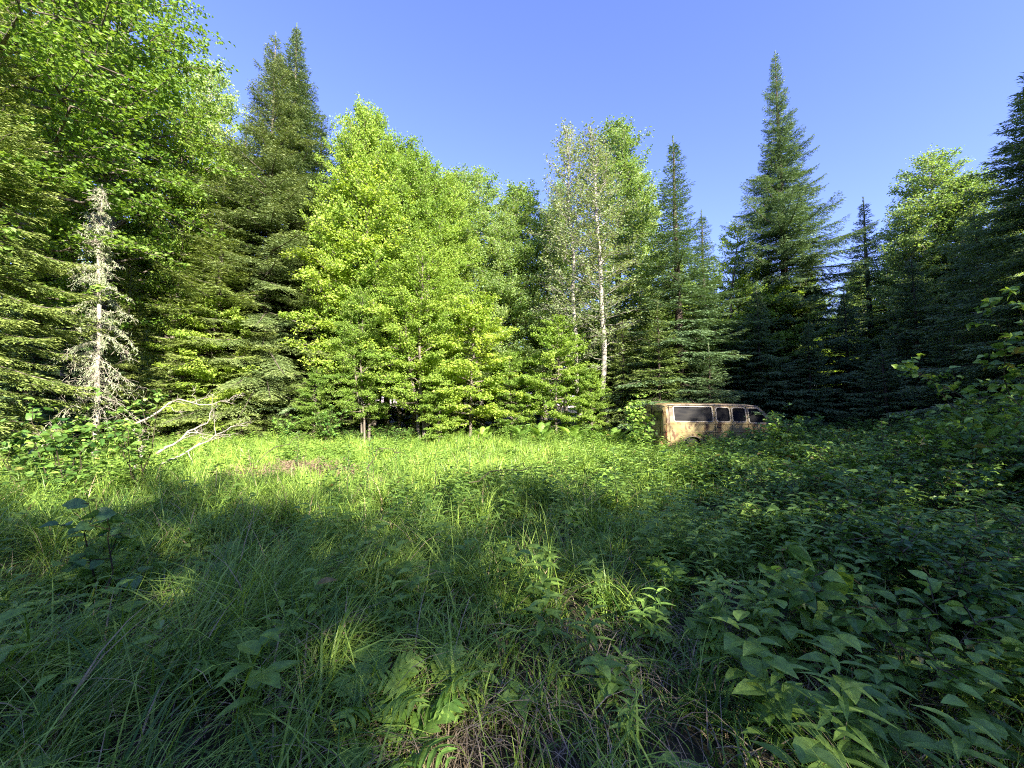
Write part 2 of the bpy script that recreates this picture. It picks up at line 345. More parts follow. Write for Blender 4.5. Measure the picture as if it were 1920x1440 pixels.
# ------------------------------------------------------------------ prototypes and hero trees
def tree_specs():
    R_=np.random.default_rng
    # ---- hero conifers (own meshes)
    def hero(name,px,D,top,fn,label,cat,mats,seed,lean=(0,0),**k):
        x,y=at(px,D); z=gz(x,y); H=zat(top,D)-z
        tb,cb=fn(R_(seed),H,**k)
        o=plant(name,(tb,cb),label,cat,(x,y,z-.03),0,mats=mats); o.rotation_euler=(lean[0],lean[1],0); return o,H
    steeple=lambda mx,a=.30: (lambda d: min(mx, .10+a*max(0,d-.3)**.98))
    hero('spruce_tree',493,17.8,62,conifer,'tall spruce with pale bare trunk showing low down, left of twin tops','spruce',('bark','spruce2'),11,
         R=3.2,clear=.04,prof=lambda d:min(3.7,.05+.30*d),thin=.25,dead=.25,droop=.36,dens=1.1,trunk_r=.17)
    hero('spruce_tree',533,19,42,conifer,'tallest dense spruce, right one of the twin tops','spruce',('bark','spruce2'),12,
         R=3.0,clear=.1,prof=lambda d:min(3.2,.05+.27*d),thin=.03,droop=.25,dens=1.2)
    E,HE=hero('fir_tree',1480,21,92,conifer,'tall steeple-shaped fir standing alone above the van','fir',('barkdark','fir'),13,
         R=4,clear=.05,prof=lambda d:(.05+.19*d if d<6 else min(3.5,1.19+.36*(d-6))),thin=.12,droop=.22,tipup=.22,dens=1.25)
    # ---- conifer prototypes
    PR={}
    def cproto(key,name,seed,H,mats,**k):
        tb,cb=conifer(R_(seed),H,**k); o=plant(name,(tb,cb),None,None,(0,-400,0),mats=mats); PR[key]=(o,H)
    cproto('sp1','spruce_tree',21,14,('bark','spruce'),R=2.9,clear=.05,thin=.12,droop=.35,tipup=.22)
    cproto('sp2','spruce_tree',22,12,('barkdark','fir'),R=3.0,clear=.03,dens=1.3,thin=.0,droop=.22,tipup=.15)
    cproto('fr1','fir_tree',23,14,('barkdark','fir'),R=2.3,clear=.04,thin=.15,prof=lambda d:(.04+.185*d if d<6 else min(2.6,1.15+.32*(d-6))),droop=.2)
    cproto('yg1','young_fir_tree',24,6,('barkdark','spruce'),R=1.8,clear=.03,thin=.05,droop=.18,tipup=.12,dens=.9,wsp=.26)
    cproto('yg2','young_fir_tree',25,5,('barkdark','fir'),R=1.7,clear=.02,thin=.05,droop=.12,tipup=.1,dens=.9,wsp=.26)
    # ---- broadleaf prototypes
    def bproto(key,name,seed,H,mats,**k):
        tb,cb=broadleaf(R_(seed),H,**k); o=plant(name,(tb,cb),None,None,(0,-400,0),mats=mats); PR[key]=(o,H)
    bproto('mp1','maple_tree',31,14,('bark','maple'),R=3.9,crown_lo=.22,nb=170,ntw=28,lpt=35,layered=.45,up=.5,leafL=.092,leafW=.080)
    bproto('mp4','maple_tree',37,14,('bark','maple'),R=3.9,crown_lo=.22,nb=135,ntw=24,lpt=30,layered=.6,up=.42,leafL=.09,leafW=.078)
    bproto('mp2','maple_tree',32,12,('bark','maple'),R=2.7,crown_lo=.15,nb=165,ntw=26,lpt=35,layered=.5,up=.5,stems=3,leafL=.09,leafW=.078)
    bproto('mp3','maple_sapling',33,6,('bark','maple'),R=2.2,crown_lo=.10,nb=75,ntw=22,lpt=42,layered=.8,up=.28,leafL=.09,leafW=.078)
    bproto('as1','aspen_tree',34,15,('barkpale','aspen'),R=2.5,crown_lo=.18,nb=150,ntw=26,lpt=33,layered=.25,up=.6,leafL=.082,leafW=.074)
    bproto('as2','aspen_tree',35,14,('barkpale','aspen'),R=2.8,crown_lo=.14,nb=150,ntw=26,lpt=33,layered=.3,up=.5,leafL=.082,leafW=.074)
    bproto('bi1','birch_tree',36,14,('barkpale','birch'),R=1.9,crown_lo=.22,nb=95,ntw=18,lpt=18,layered=.3,up=.75,leafL=.08,leafW=.06,sparse=.35,limb=.8,trunk_r=.085,wig=.9,twigL=.45)
    return PR
PR=tree_specs()
rr=np.random.default_rng(99)
T_=[ # proto, px, depth, top row, wide, label, category
 ('fr1',440,19.5,215,1.1,'dark spruce shoulder left of the twin-topped spruces','spruce'),
 ('fr1',588,20,225,1.15,'shorter spruce rising right of the twin-topped spruces','spruce'),
 ('sp1',405,16.5,330,1.35,'olive spruce with drooping layered boughs left of the pale trunk','spruce'),
 ('sp1',585,18.4,430,1.3,'dark-hollowed spruce between twin-topped spruces and bright maples','spruce'),
 ('sp1',-72,9.0,-120,.92,'big spruce whose yellowish boughs hang in at the left edge','spruce'),
 ('sp2',60,13.5,330,1.1,'broad spruce with stacked level boughs behind the left edge saplings','spruce'),
 ('sp1',235,15,470,.9,'thin olive spruce directly behind the lichen-covered snag','spruce'),
 ('fr1',1275,18,252,1.35,'slim pale-tipped fir between the bare birches and the tall fir','fir'),
 ('fr1',1325,20,392,1.3,'small pointed fir just right of the slim pale-tipped fir','fir'),
 ('fr1',1640,24,368,1.3,'small steeple fir alone in the sky gap right of the tall fir','fir'),
 ('fr1',1792,21,322,.8,'thin dark fir poking through the right-hand birches','fir'),
 ('sp2',1985,10.8,110,1.2,'black shaded spruce filling the right edge of the photo','spruce'),
 ('sp2',1850,15.5,395,1.1,'dark spruce behind and left of the black edge spruce','spruce'),
 ('sp2',1725,17.5,480,1.1,'shaded spruce standing below the right-hand birches','spruce'),
 ('sp2',1590,19,545,1.15,'shaded spruce at the right foot of the tall fir','spruce'),
 ('sp2',1425,18,530,1.1,'dark spruce directly behind the van roof','spruce'),
 ('sp2',1520,17.5,600,1.2,'low dark spruce behind the van hood','spruce'),
 ('yg1',1235,16.6,560,1.1,'young fir with lit level boughs behind the van rear','fir'),
 ('yg2',1330,16.4,640,1.2,'low young fir touching the van roof','fir'),
 ('yg1',1170,18,600,1.0,'young fir behind the van-side sapling','fir'),
 ('yg1',340,15.5,600,1.1,'young olive fir behind the bleached fallen branches','fir'),
 ('yg1',455,16.2,640,1.1,'young fir left of the pale spruce trunk foot','fir'),
 ('yg2',1660,15.5,640,1.3,'shaded young fir right of the van','fir'),
 ('yg2',1790,13.5,620,1.3,'shaded young fir behind the right-hand leafy bank','fir'),
 ('mp4',185,15.5,-75,1.1,'largest maple, its bright crown filling the upper left','maple'),
 ('mp4',-70,10.2,-330,1.2,'maple outside the left edge reaching its boughs in at the top','maple'),
 ('mp1',120,17,60,1.2,'yellow-green maple deeper behind the largest maple','maple'),
 ('as2',372,21,122,.9,'pale wispy aspen top between largest maple and twin spruces','aspen'),
 ('mp4',318,17.2,185,.72,'bright maple in front of the dark spruce shoulder','maple'),
 ('mp3',395,15.9,560,1.0,'yellow-green maple sapling left of the olive drooping spruce foot','maple'),
 ('mp1',660,18.2,210,.72,'bright maple with the highest top of the central clump','maple'),
 ('mp2',715,18.6,262,1.1,'many-stemmed bright maple in the middle of the central clump','maple'),
 ('mp1',778,19.2,300,.8,'bright maple forming right shoulder of the central clump','maple'),
 ('mp2',690,16.6,500,.9,'lower bright maple reaching over the dark spruce hollow','maple'),
 ('mp2',800,16.8,420,1.15,'lower layered maple in front of the central clump','maple'),
 ('mp3',880,16.8,560,1.15,'layered maple sapling with level boughs under the aspens','maple'),
 ('mp3',825,15.8,690,.9,'small maple sapling at the grass edge below the central clump','maple'),
 ('mp3',590,16.2,690,.8,'small maple sapling right of the pale spruce trunk','maple'),
 ('mp1',700,19,240,.8,'rounded bright maple behind the highest of the central clump','maple'),
 ('mp1',748,19.5,285,.85,'maple filling the middle right of the central clump','maple'),
 ('mp1',822,20,330,.8,'maple linking the central clump to the aspen row','maple'),
 ('as2',935,21.5,400,1.2,'aspen filling between the second and the rounded aspen','aspen'),
 ('sp2',2060,11.5,40,1.2,'tallest black spruce just outside the right edge','spruce'),
 ('as1',858,22,330,1.4,'leftmost aspen of the middle aspen row','aspen'),
 ('as2',905,23,328,1.25,'second aspen from the central maples, twin-topped','aspen'),
 ('as1',972,22.5,356,1.5,'aspen with rounded top in the middle of the row','aspen'),
 ('as2',1022,22.5,392,1.3,'lowest aspen of the row, beside the birches','aspen'),
 ('as1',1152,22,232,1.3,'full-leaved tall aspen behind the bare birches','aspen'),
 ('as2',1207,22,310,.85,'aspen right behind the bare birches','aspen'),
 ('as2',1062,23,345,.8,'narrow aspen left behind the bare birches','aspen'),
 ('bi1',1090,18.6,228,1.25,'left thin pale birch, nearly leafless','birch'),
 ('bi1',1142,18.2,244,1.5,'right pale birch with white forked trunk and bare twigs','birch'),
 ('mp2',1352,22.5,430,1.0,'round-topped maple between the slim fir and the tall fir','maple'),
 ('mp2',1400,25,505,.9,'low maple left behind the tall fir','maple'),
 ('as2',1755,22,298,1.35,'tallest birch-like aspen right of the sky gap','aspen'),
 ('as1',1830,21,335,1.45,'aspen between the sky gap aspen and the black spruce','aspen'),
 ('as2',1712,22,395,1.1,'lower left shoulder aspen of the right group','aspen'),
 ('mp3',1040,17.5,600,1.0,'pale maple sapling left of the birch trunks','maple'),
 ('mp3',1110,17,690,.9,'low maple sapling at the foot of the birches','maple'),
 ('mp3',960,17.5,660,1.0,'dark green maple sapling under the middle aspens','maple'),
 ('mp3',1470,20.5,540,1.0,'sunlit maple sapling glowing low in the tall fir','maple'),
]
for k,px,D,top,w,lab,cat in T_:
    src,H0=PR[k]; put(src,px,D,top,lab,cat,rr,H0=H0,wide=w)
for i in range(85):   # low understorey deep in the wood
    D=rr.uniform(19.5,34); px=rr.uniform(-300,2250); k=['mp3','yg1','yg2'][i%3]; src,H0=PR[k]
    put(src,px,D,rr.uniform(560,690),{'mp3':'young maple in the dim understorey of the wood','yg1':'young fir in the dim understorey of the wood','yg2':'young fir in the dim understorey of the wood'}[k],'maple' if k=='mp3' else 'fir',rr,H0=H0,wide=rr.uniform(1.1,1.6),group='understorey of the wood')
# the wood behind the front row
cnt=0
for i in range(120):
    D=rr.uniform(24,52); px=rr.uniform(-700,2700) if i%3 else rr.uniform(0,1920)
    k=['as1','as2','mp1','sp1','sp2','fr1','mp2'][i%7]
    lo=470 if 560<px<1900 else 330
    if px<560: lo=400
    top=rr.uniform(lo,lo+130)
    x,y=at(px,D)
    src,H0=PR[k]; kind={'a':'aspen','m':'maple','s':'spruce','f':'fir'}[k[0]]
    o=put(src,px,D,top,{'aspen':'leafy aspen back in the wood behind the front row','maple':'bright maple back in the wood behind the front row','spruce':'dark spruce back in the wood behind the front row','fir':'slim fir back in the wood behind the front row'}[kind],kind,rr,H0=H0,wide=rr.uniform(.95,1.3),group='trees of the wood behind the front row')
for k,(o,H) in PR.items():
    for c in list(o.children): bpy.data.objects.remove(c)
    bpy.data.objects.remove(o)

# ------------------------------------------------------------------ the wood behind and beside the camera that shades the clearing
def shade_wood():
    r=np.random.default_rng(5); tb,cb=Buf(),Buf()
    proto=[conifer(np.random.default_rng(60+i),15,R=3.3,clear=.06,thin=.05,dens=.42,blade=2.4,wsp=.50) for i in range(2)]
    pb=[broadleaf(np.random.default_rng(70+i),15,R=3.4,crown_lo=.15,nb=60,ntw=13,lpt=12,leafL=.22,leafW=.19) for i in range(2)]
    spots=[]; ux,uy=sin(SUN_AZ),cos(SUN_AZ); te=tan(SUN_EL)
    # crown tops follow the far edge of the shade on the clearing: a tree at (x, y) throws its tip to the line edge(x)
    edge=lambda x: np.interp(x,[-30,-3,0,3,4.3,5.6,6.6,9,30],[6.4,6.9,7.6,9.6,12.5,18.5,27,37,42])
    for gx in np.arange(-22,34,2.7):
        for gy in np.arange(-20,24,3.0):
            x,y=gx+r.uniform(-.8,.8),gy+r.uniform(-.8,.8)
            if not (y<-8.2 or (x>17.8+max(0,y-4)*.35 and x>1.55*y)): continue
            if y<-8.2 and x>26: continue
            t=1.0
            while t<48 and y+uy*t<edge(x-ux*t): t+=.25
            h=(.5+te*t)*r.uniform(.84,1.03)
            if h<7: continue
            spots.append((x,y,min(h,25)))
    spots+=[(18.6,5,16.5),(20.5,2,17.5),(21,7,17),(23.2,4,18),(19.2,8.6,14.5)]  # further unseen trees, added to shade the spruce at the right edge
    for i,(x,y,h) in enumerate(spots):
        t,c=(proto if r.random()<.55 else pb)[i%2]; k=h/15
        Mx=Matrix.Translation((x,y,gz(x,y)-.05))@Matrix.Rotation(r.uniform(0,6.28),4,'Z')@Matrix.Diagonal((k,k,k,1))
        tb.merge(t,Mx); cb.merge(c,Mx)
    # crown gaps through which the sun reaches the clearing
    V=np.concatenate(cb.v).reshape(-1,4,3); T=np.concatenate(cb.t); sd=np.array(S); keep=np.ones(len(V),bool); C=V.mean(1)
    for px,D,z,rad in ((850,1.75,.05,.38),(930,5.2,.4,.6),(700,6.7,.4,1.0),(790,5.9,.4,.7),(1375,2.9,.3,.22),(520,6.0,.4,.6),(1120,8.2,.4,.9),(60,6.2,.4,1.0),(965,3.6,.3,.22),(640,2.0,.35,.12),(300,2.6,.4,.2),(1530,11.5,.9,.5),(1640,13,.7,.8),(860,7.6,.4,.7),(1240,6.5,.4,.4),(1010,7.2,.4,.4)):
        q=C-np.array([*at(px,D),z]); dl=q@sd; dist=np.linalg.norm(q-dl[:,None]*sd,axis=1); keep&=(dist>rad*(.55+.75*np.sin(C[:,0]*3.1+C[:,2]*2.3)**2))|((px!=850)&(np.sin(C[:,0]*9+C[:,2]*7)+np.sin(C[:,1]*8-C[:,2]*5)>.9))
    keep&=np.random.default_rng(4).random(len(V))>.36; V=V[keep]; n=len(V); cb.v=[V.reshape(-1,3)]; cb.f=[np.arange(n*4).reshape(n,4)]; cb.t=[T[keep]]
    w=empty('woods'); tag(w,'tall mixed wood behind and right of the viewer shading the clearing',None,kind='stuff')
    tb.build('trunk_mass',M['barkdark'],w); cb.build('crown_mass',M['fir'],w)
shade_wood()

# ------------------------------------------------------------------ grass
def scatter(r, bands, margin=1.5, cond=None):
    out=[]
    for D0,D1,den in bands:
        w=1.36*D1+margin; n=int(2*w*(D1-D0)*den); x=r.uniform(-w,w,n); y=r.uniform(D0,D1,n)
        k=np.abs(x)<1.36*y+margin; x=x[k]; y=y[k]; out.append(np.stack([x,y],1))
    p=np.concatenate(out)
    if cond is not None: p=p[cond(p[:,0],p[:,1])]
    return p
def van_clear(x,y): return ~((x>5.5)&(x<10.2)&(y>13.7)&(y<15.8))
def patchn(x,y,s=1.0,o=0.): return np.sin(x*1.3*s+o)*np.cos(y*1.1*s-o*2)+.6*np.sin(x*2.9*s-y*1.7*s+o)+.4*np.cos(y*3.7*s+x*2.2*s)
def make_grass():
    r=np.random.default_rng(1)
    bare=lambda x,y: np.exp(-(((x+.24)/.30)**2+((y-1.70)/.27)**2))   # thin trampled spot at the bottom centre
    dens=lambda x,y: (r.random(len(x))>bare(x,y)*.85)&van_clear(x,y)
    T=scatter(r,[(.95,2.2,46),(2.2,4,42),(4,7,34),(7,11,32),(11,16,24),(16,22,15)],cond=dens)
    nb=np.where(T[:,1]<7,r.integers(10,34,len(T)),r.integers(9,22,len(T))); idx,k=ragged(nb); n=len(idx); x=T[idx,0]; y=T[idx,1]
    sp=.050+.02*(y>7)*2; x=x+r.normal(0,1,n)*sp; y=y+r.normal(0,1,n)*sp
    pn=patchn(T[:,0],T[:,1])[idx]
    Ht=(.29+.11*pn+.30*r.random(len(T))[idx]**2)*r.uniform(.5,1.35,n)
    Ht+=.22*np.exp(-(((x+2.3)/1.3)**2+((y-2.2)/1.3)**2)); Ht=np.clip(Ht,.14,.85)
    Ht*=np.where(y<2.6,np.where(np.abs(x)<.8,.62,.85),1)*np.where((y>8),.88,1)
    Ht=np.where((x>1.1)&(y<9),Ht*.75,Ht)
    A=r.uniform(0,6.28,len(T))[idx]+r.normal(0,1.9,n)
    # combed lean to the right in the near left sedges
    A=np.where((x<-.6)&(y<4)&(r.random(n)<.45), r.normal(.5,.7,n), A)
    P=np.stack([x,y,ground_z(x,y)-.01],1)
    W=np.where(y<4,.004+.013*r.random(n)**1.6,np.where(y<9,r.uniform(.006,.017,n),r.uniform(.010,.020,n)))
    Tn=np.clip(.36+.13*pn+.16*r.normal(0,1,len(T))[idx]+.27*r.normal(0,1,n)+np.where(y>9,.12,0),0,np.where(y>8.5,.72,.95)); Tn=np.where(r.random(n)<np.where(y<7,.06,.012),1.,Tn)
    b=Buf(); near=y<6.5
    blades(b,P[near],A[near],Ht[near]*1.22,W[near],r.uniform(.35,1.45,near.sum()),Tn[near],segs=5,twist=r.normal(0,.5,near.sum()))
    f=~near; blades(b,P[f],A[f],Ht[f],W[f],r.uniform(.15,.9,f.sum()),Tn[f],segs=3,twist=r.normal(0,.8,f.sum()))
    tag(b.build('grass',M['grass']),'long uncut green grass covering the clearing','grass',kind='stuff')
    # dry straw lying low
    b=Buf(); T=scatter(r,[(.95,3,240),(3,8,40),(8,12,30)],margin=.5,cond=lambda x,y:(r.random(len(x))<np.clip(bare(x,y)*1.3+.12+.28*(y<2.8)+.9*np.exp(-(((x+1.8)/1.4)**2+((y-8.1)/.7)**2)),0,1)))
    n=len(T)*3; x=np.repeat(T[:,0],3)+r.normal(0,.05,n); y=np.repeat(T[:,1],3)+r.normal(0,.05,n)
    P=np.stack([x,y,ground_z(x,y)+r.uniform(.0,.05,n)],1); A=r.uniform(0,6.28,n)
    blades(b,P,A,r.uniform(.12,.4,n),r.uniform(.003,.008,n),r.uniform(1.2,1.7,n),r.random(n),segs=4,twist=r.normal(0,.6,n))
    tag(b.build('dry_grass',M['straw']),'flattened tan straw showing between the green blades','dry grass',kind='stuff')
make_grass()

def make_herbs():
    r=np.random.default_rng(2); b=Buf()
    # leafy forbs standing in the grass
    T=scatter(r,[(1.5,4,24),(4,8,18),(8,13,11),(13,19,7)],cond=lambda x,y:van_clear(x,y)&((r.random(len(x))<.22+.6*(patchn(x,y,.6,2)>.3))|(x>1.2)))
    for x,y in T:
        h=r.uniform(.25,.68)*(1.0 if y>3 else .85); lean=r.normal(0,.12,2); n=int(h/.028); t=np.linspace(.25,1,n); z0=gz(x,y)
        if abs(x)<.9 and y<2.3: h*=.42
        if abs(x)<.45 and y<1.95: continue
        P=np.stack([x+lean[0]*t*h,y+lean[1]*t*h,z0+t*h],1); a=np.arange(n)*2.4+r.uniform(0,6); e=.35
        d=np.stack([np.cos(a),np.sin(a),np.full(n,e)],1); nv=np.stack([-np.cos(a)*.35,-np.sin(a)*.35,np.ones(n)],1)+r.normal(0,.15,(n,3))
        l=(.05+.07*np.sin(t*2.6))*r.uniform(.8,1.35); sp_=int(r.integers(4)); wd=(.22,.34,.5,.62)[sp_]
        if sp_>=2: P,d,nv,l,t,n=P[::2],d[::2],nv[::2],l[::2]*1.1,t[::2],len(P[::2])
        if y<6: bigleaves(b,P,d,nv,l,l*wd,np.clip(.4+.15*r.normal(size=n)+.2*t,0,1),droop=.35)
        else: leaves(b,P,d,nv,l*1.15,l*wd*1.15,np.clip(.5+.15*r.normal(size=n)+.2*t,0,1))
        blades(b,np.array([[x,y,z0]]),np.array([math.atan2(lean[1],lean[0])]),np.array([h]),np.array([.006]),np.array([.05]),np.array([.2]))
    tag(b.build('weeds',M['herb']),'leafy weeds mixed through the grass','weeds',kind='stuff')
make_herbs()

def make_undergrowth():
    """low leafy mass on the right bank; nobody could count its stems"""
    r=np.random.default_rng(3); tb,cb=Buf(),Buf()
    sp_=[(.072,.040,10,10,9,(.15,1,.7,.04)),(.085,.027,10,10,9,(.15,1,.8,.04)),(.046,.038,11,11,9,(.5,1,.75,.08)),(.095,.070,7,8,6,(.45,1,.7,.04)),(.058,.032,12,11,9,(.15,1,.7,.04)),(.10,.046,6,8,7,(.15,1,.7,.04))]
    pr=[bush(np.random.default_rng(80+i),1.0,.42,nst=a[2],ntw=a[3],leafL=a[0],leafW=a[1],npt=a[4],detail=True,prof=a[5]) for i,a in enumerate(sp_)]
    n=0
    for D0,D1,cnt in ((2.4,5,30),(5,9,62),(9,14,110),(14,19,80)):
        for _ in range(cnt):
            y=r.uniform(D0,D1); lo=.42*y+.6+ (0.0 if y>5 else .3); x=r.uniform(lo,1.5*y+2)
            if y>9: x=r.uniform(.50*y,1.6*y)
            h_=1+1.0*np.clip((x/y-.72)/.55,0,1)*(y>4.2)
            if not van_clear(np.array(x),np.array(y+.3)) : continue
            if y>12.2 and 4.5<x<6.4: continue
            h=r.uniform(.45,1.0)*h_
            if y<13.6 and 4.8*y/13.6<x<10*y/13.6 and y>7: h=r.uniform(.6,.9) if x>.49*y else r.uniform(.3,.5)
            Mx=Matrix.Translation((x,y,gz(x,y)-.02))@Matrix.Rotation(r.uniform(0,6.28),4,'Z')@Matrix.Diagonal((min(h,1.1)*1.25,min(h,1.1)*1.25,h,1))
            k_=int(r.integers(6)); t,c=pr[k_]; tb.merge(t,Mx); cb.merge(c,Mx,r.normal((-.1,.1,0,.12,-.05,.15)[k_],.15)); n+=1
    for _ in range(90):   # treeline skirt
        y=r.uniform(16.2,20); x=r.uniform(-1.35*y,.3*y); h=r.uniform(.4,1.15)
        Mx=Matrix.Translation((x,y,gz(x,y)-.02))@Matrix.Rotation(r.uniform(0,6.28),4,'Z')@Matrix.Diagonal((h*1.3,h*1.3,h,1))
        t,c=pr[r.integers(6)]; tb.merge(t,Mx); cb.merge(c,Mx,r.normal(0,.12))
    w=empty('undergrowth'); tag(w,'tangled leafy undergrowth over the right bank and along the treeline','undergrowth',kind='stuff')
    tb.build('stem_mass',M['stem'],w); cb.build('leaf_mass',M['shrub'],w)
make_undergrowth()

# ------------------------------------------------------------------ single shrubs, saplings, ferns
HEART=(.45,1,.86,.5,.04)
def place_bush(px,D,top,label,cat,seed,name='shrub',spread=.45,mats=('stem','shrub'),**k):
    x,y=at(px,D); z=gz(x,y); H=zat(top,D)-z
    tb,cb=bush(np.random.default_rng(seed),H,spread*H,**k)
    return plant(name,(tb,cb),label,cat,(x,y,z-.02),0,mats=mats,partnames=('stem','foliage'))
SH=[
 (1500,2.5,1010,'shrub with two big heart-shaped leaves in the near right','shrub',201,dict(leafL=.15,leafW=.12,nst=5,ntw=5,npt=4,prof=HEART,spread=.35)),
 (1700,2.1,1080,'nearest large-leaved shrub at the lower right corner','shrub',202,dict(leafL=.088,leafW=.055,nst=6,ntw=7,npt=5,spread=.45)),
 (1890,2.0,1150,'large-leaved shrub cut by the right edge near the bottom','shrub',203,dict(leafL=.08,leafW=.052,nst=6,ntw=7,npt=5)),
 (1560,3.4,915,'shrub with pointed leaves and tall dark stems in middle right','shrub',204,dict(leafL=.085,leafW=.040,nst=9,ntw=9,npt=7)),
 (1720,3.2,985,'wide shrub behind the nearest large-leaved shrub','shrub',205,dict(leafL=.066,leafW=.036,nst=9,ntw=9,npt=7,spread=.6)),
 (1420,4.0,930,'pointed-leaf shrub at the left rim of the right bank','shrub',206,dict(leafL=.075,leafW=.036,nst=8,ntw=8,npt=7)),
 (1460,9.5,745,'upright shrub rising in front of the van hood','shrub',207,dict(leafL=.12,leafW=.07,nst=7,ntw=10,npt=8,spread=.25)),
 (1400,6.5,850,'shrub in front of the van doors','shrub',208,dict(leafL=.085,leafW=.05,nst=8,ntw=9,npt=7)),
 (1620,6.2,845,'dark shrub midway up the right bank','shrub',209,dict(leafL=.10,leafW=.06,nst=9,ntw=9,npt=8,spread=.55)),
 (1780,5.6,840,'broad shaded shrub right of the dark shrub on the bank','shrub',210,dict(leafL=.10,leafW=.06,nst=9,ntw=9,npt=8,spread=.6)),
 (1880,6.6,700,'tall arching shrub below the round-leaved branches','shrub',211,dict(leafL=.13,leafW=.10,nst=9,ntw=12,npt=9,spread=.35,prof=HEART)),
 (1760,9,750,'pale-leaved shrub before the black spruce foot','shrub',212,dict(leafL=.12,leafW=.09,nst=9,ntw=10,npt=9,spread=.45,prof=HEART)),
 (1900,7.2,530,'tall round-leaved hazel reaching in from the right edge','hazel',213,dict(leafL=.14,leafW=.12,nst=9,ntw=14,npt=9,spread=.38,prof=HEART)),
 (1830,3.2,1100,'sprawling dim shrub at the right between big-leaved ones','shrub',214,dict(leafL=.07,leafW=.044,nst=8,ntw=7,npt=6,spread=.6)),
 (1330,2.6,1180,'low sprig with oval leaves beside the sunlit grass spot','shrub',215,dict(leafL=.09,leafW=.055,nst=5,ntw=5,npt=5,spread=.5)),
 (1348,12.7,806,'weedy shrub against the van just behind its rear wheel','shrub',221,dict(leafL=.09,leafW=.055,nst=10,ntw=9,npt=8,spread=.8)),
 (1385,12.6,797,'shrub hiding the sill below the van side doors','shrub',222,dict(leafL=.10,leafW=.05,nst=10,ntw=9,npt=8,spread=.8)),
 (1418,12.5,792,'shrub covering the lower front door of the van','shrub',223,dict(leafL=.09,leafW=.06,nst=10,ntw=9,npt=8,spread=.75)),
 (1458,12.7,782,'shrub swallowing the front wing of the van','shrub',224,dict(leafL=.10,leafW=.06,nst=10,ntw=10,npt=8,spread=.6)),
 (1500,13.2,768,'shrub standing before the nose of the van','shrub',225,dict(leafL=.11,leafW=.06,nst=10,ntw=10,npt=8,spread=.6)),
 (1300,12.4,822,'lowest sunlit weed clump under the van rear window','shrub',226,dict(leafL=.08,leafW=.04,nst=10,ntw=7,npt=8,spread=1.0)),
 (1535,3.0,940,'thin upright sapling with few leaves, nearest of the bank saplings','sapling',231,dict(leafL=.075,leafW=.04,nst=2,ntw=7,npt=4,spread=.12,upright=1)),
 (1640,3.8,905,'thin dark-stemmed sapling in the middle of the right bank','sapling',232,dict(leafL=.08,leafW=.045,nst=3,ntw=7,npt=5,spread=.15,upright=1)),
 (1370,4.6,880,'slender sapling where the grass meets the right bank','sapling',233,dict(leafL=.07,leafW=.035,nst=3,ntw=8,npt=5,spread=.15,upright=1)),
 (1800,4.4,870,'slender sapling over the darkest part of the bank','sapling',234,dict(leafL=.08,leafW=.05,nst=3,ntw=8,npt=5,spread=.18,upright=1)),
]
for px,D,top,lab,cat,seed,k in SH: place_bush(px,D,top,lab,cat,seed,**k)
SP=[
 (130,6.2,690,'leafy sapling with slim stems at the far left of the clearing','sapling',301,dict(leafL=.12,leafW=.10,nst=5,ntw=12,npt=6,spread=.20,prof=HEART,upright=.9)),
 (275,6.8,680,'fuller round-leaved sapling in front of the fallen branches','sapling',302,dict(leafL=.11,leafW=.10,nst=4,ntw=11,npt=5,spread=.18,prof=HEART,upright=.9)),
 (40,7.5,760,'low sapling half cut by the left edge','sapling',303,dict(leafL=.11,leafW=.09,nst=5,ntw=10,npt=6,spread=.35,prof=HEART)),
 (212,3.2,825,'dark round-leaved aspen sapling standing alone in near left grass','sapling',304,dict(leafL=.125,leafW=.13,nst=2,ntw=6,npt=4,spread=.10,prof=(.55,1,.98,.6,.08),upright=1)),
 (1195,13.0,722,'bright thin sapling standing against the van rear','sapling',305,dict(leafL=.16,leafW=.11,nst=4,ntw=14,npt=7,spread=.16,upright=.9)),
 (1205,12.6,770,'small sunlit sapling low beside the van bumper','sapling',306,dict(leafL=.14,leafW=.10,nst=4,ntw=9,npt=6,spread=.3)),
 (215,11,740,'yellow-lit sapling at the foot of the snag','sapling',307,dict(leafL=.13,leafW=.09,nst=7,ntw=10,npt=8,spread=.4)),
 (620,15.6,745,'bushy pale sapling at the grass edge right of the trunk','sapling',308,dict(leafL=.12,leafW=.08,nst=8,ntw=10,npt=8,spread=.4)),
 (540,15.8,765,'low pale bush right of the pale spruce trunk foot','bush',309,dict(leafL=.12,leafW=.08,nst=8,ntw=10,npt=8,spread=.5)),
]
for px,D,top,lab,cat,seed,k in SP: place_bush(px,D,top,lab,cat,seed,name='sapling',mats=('stem','roundleaf' if seed in(304,) else 'shrub'),**k)

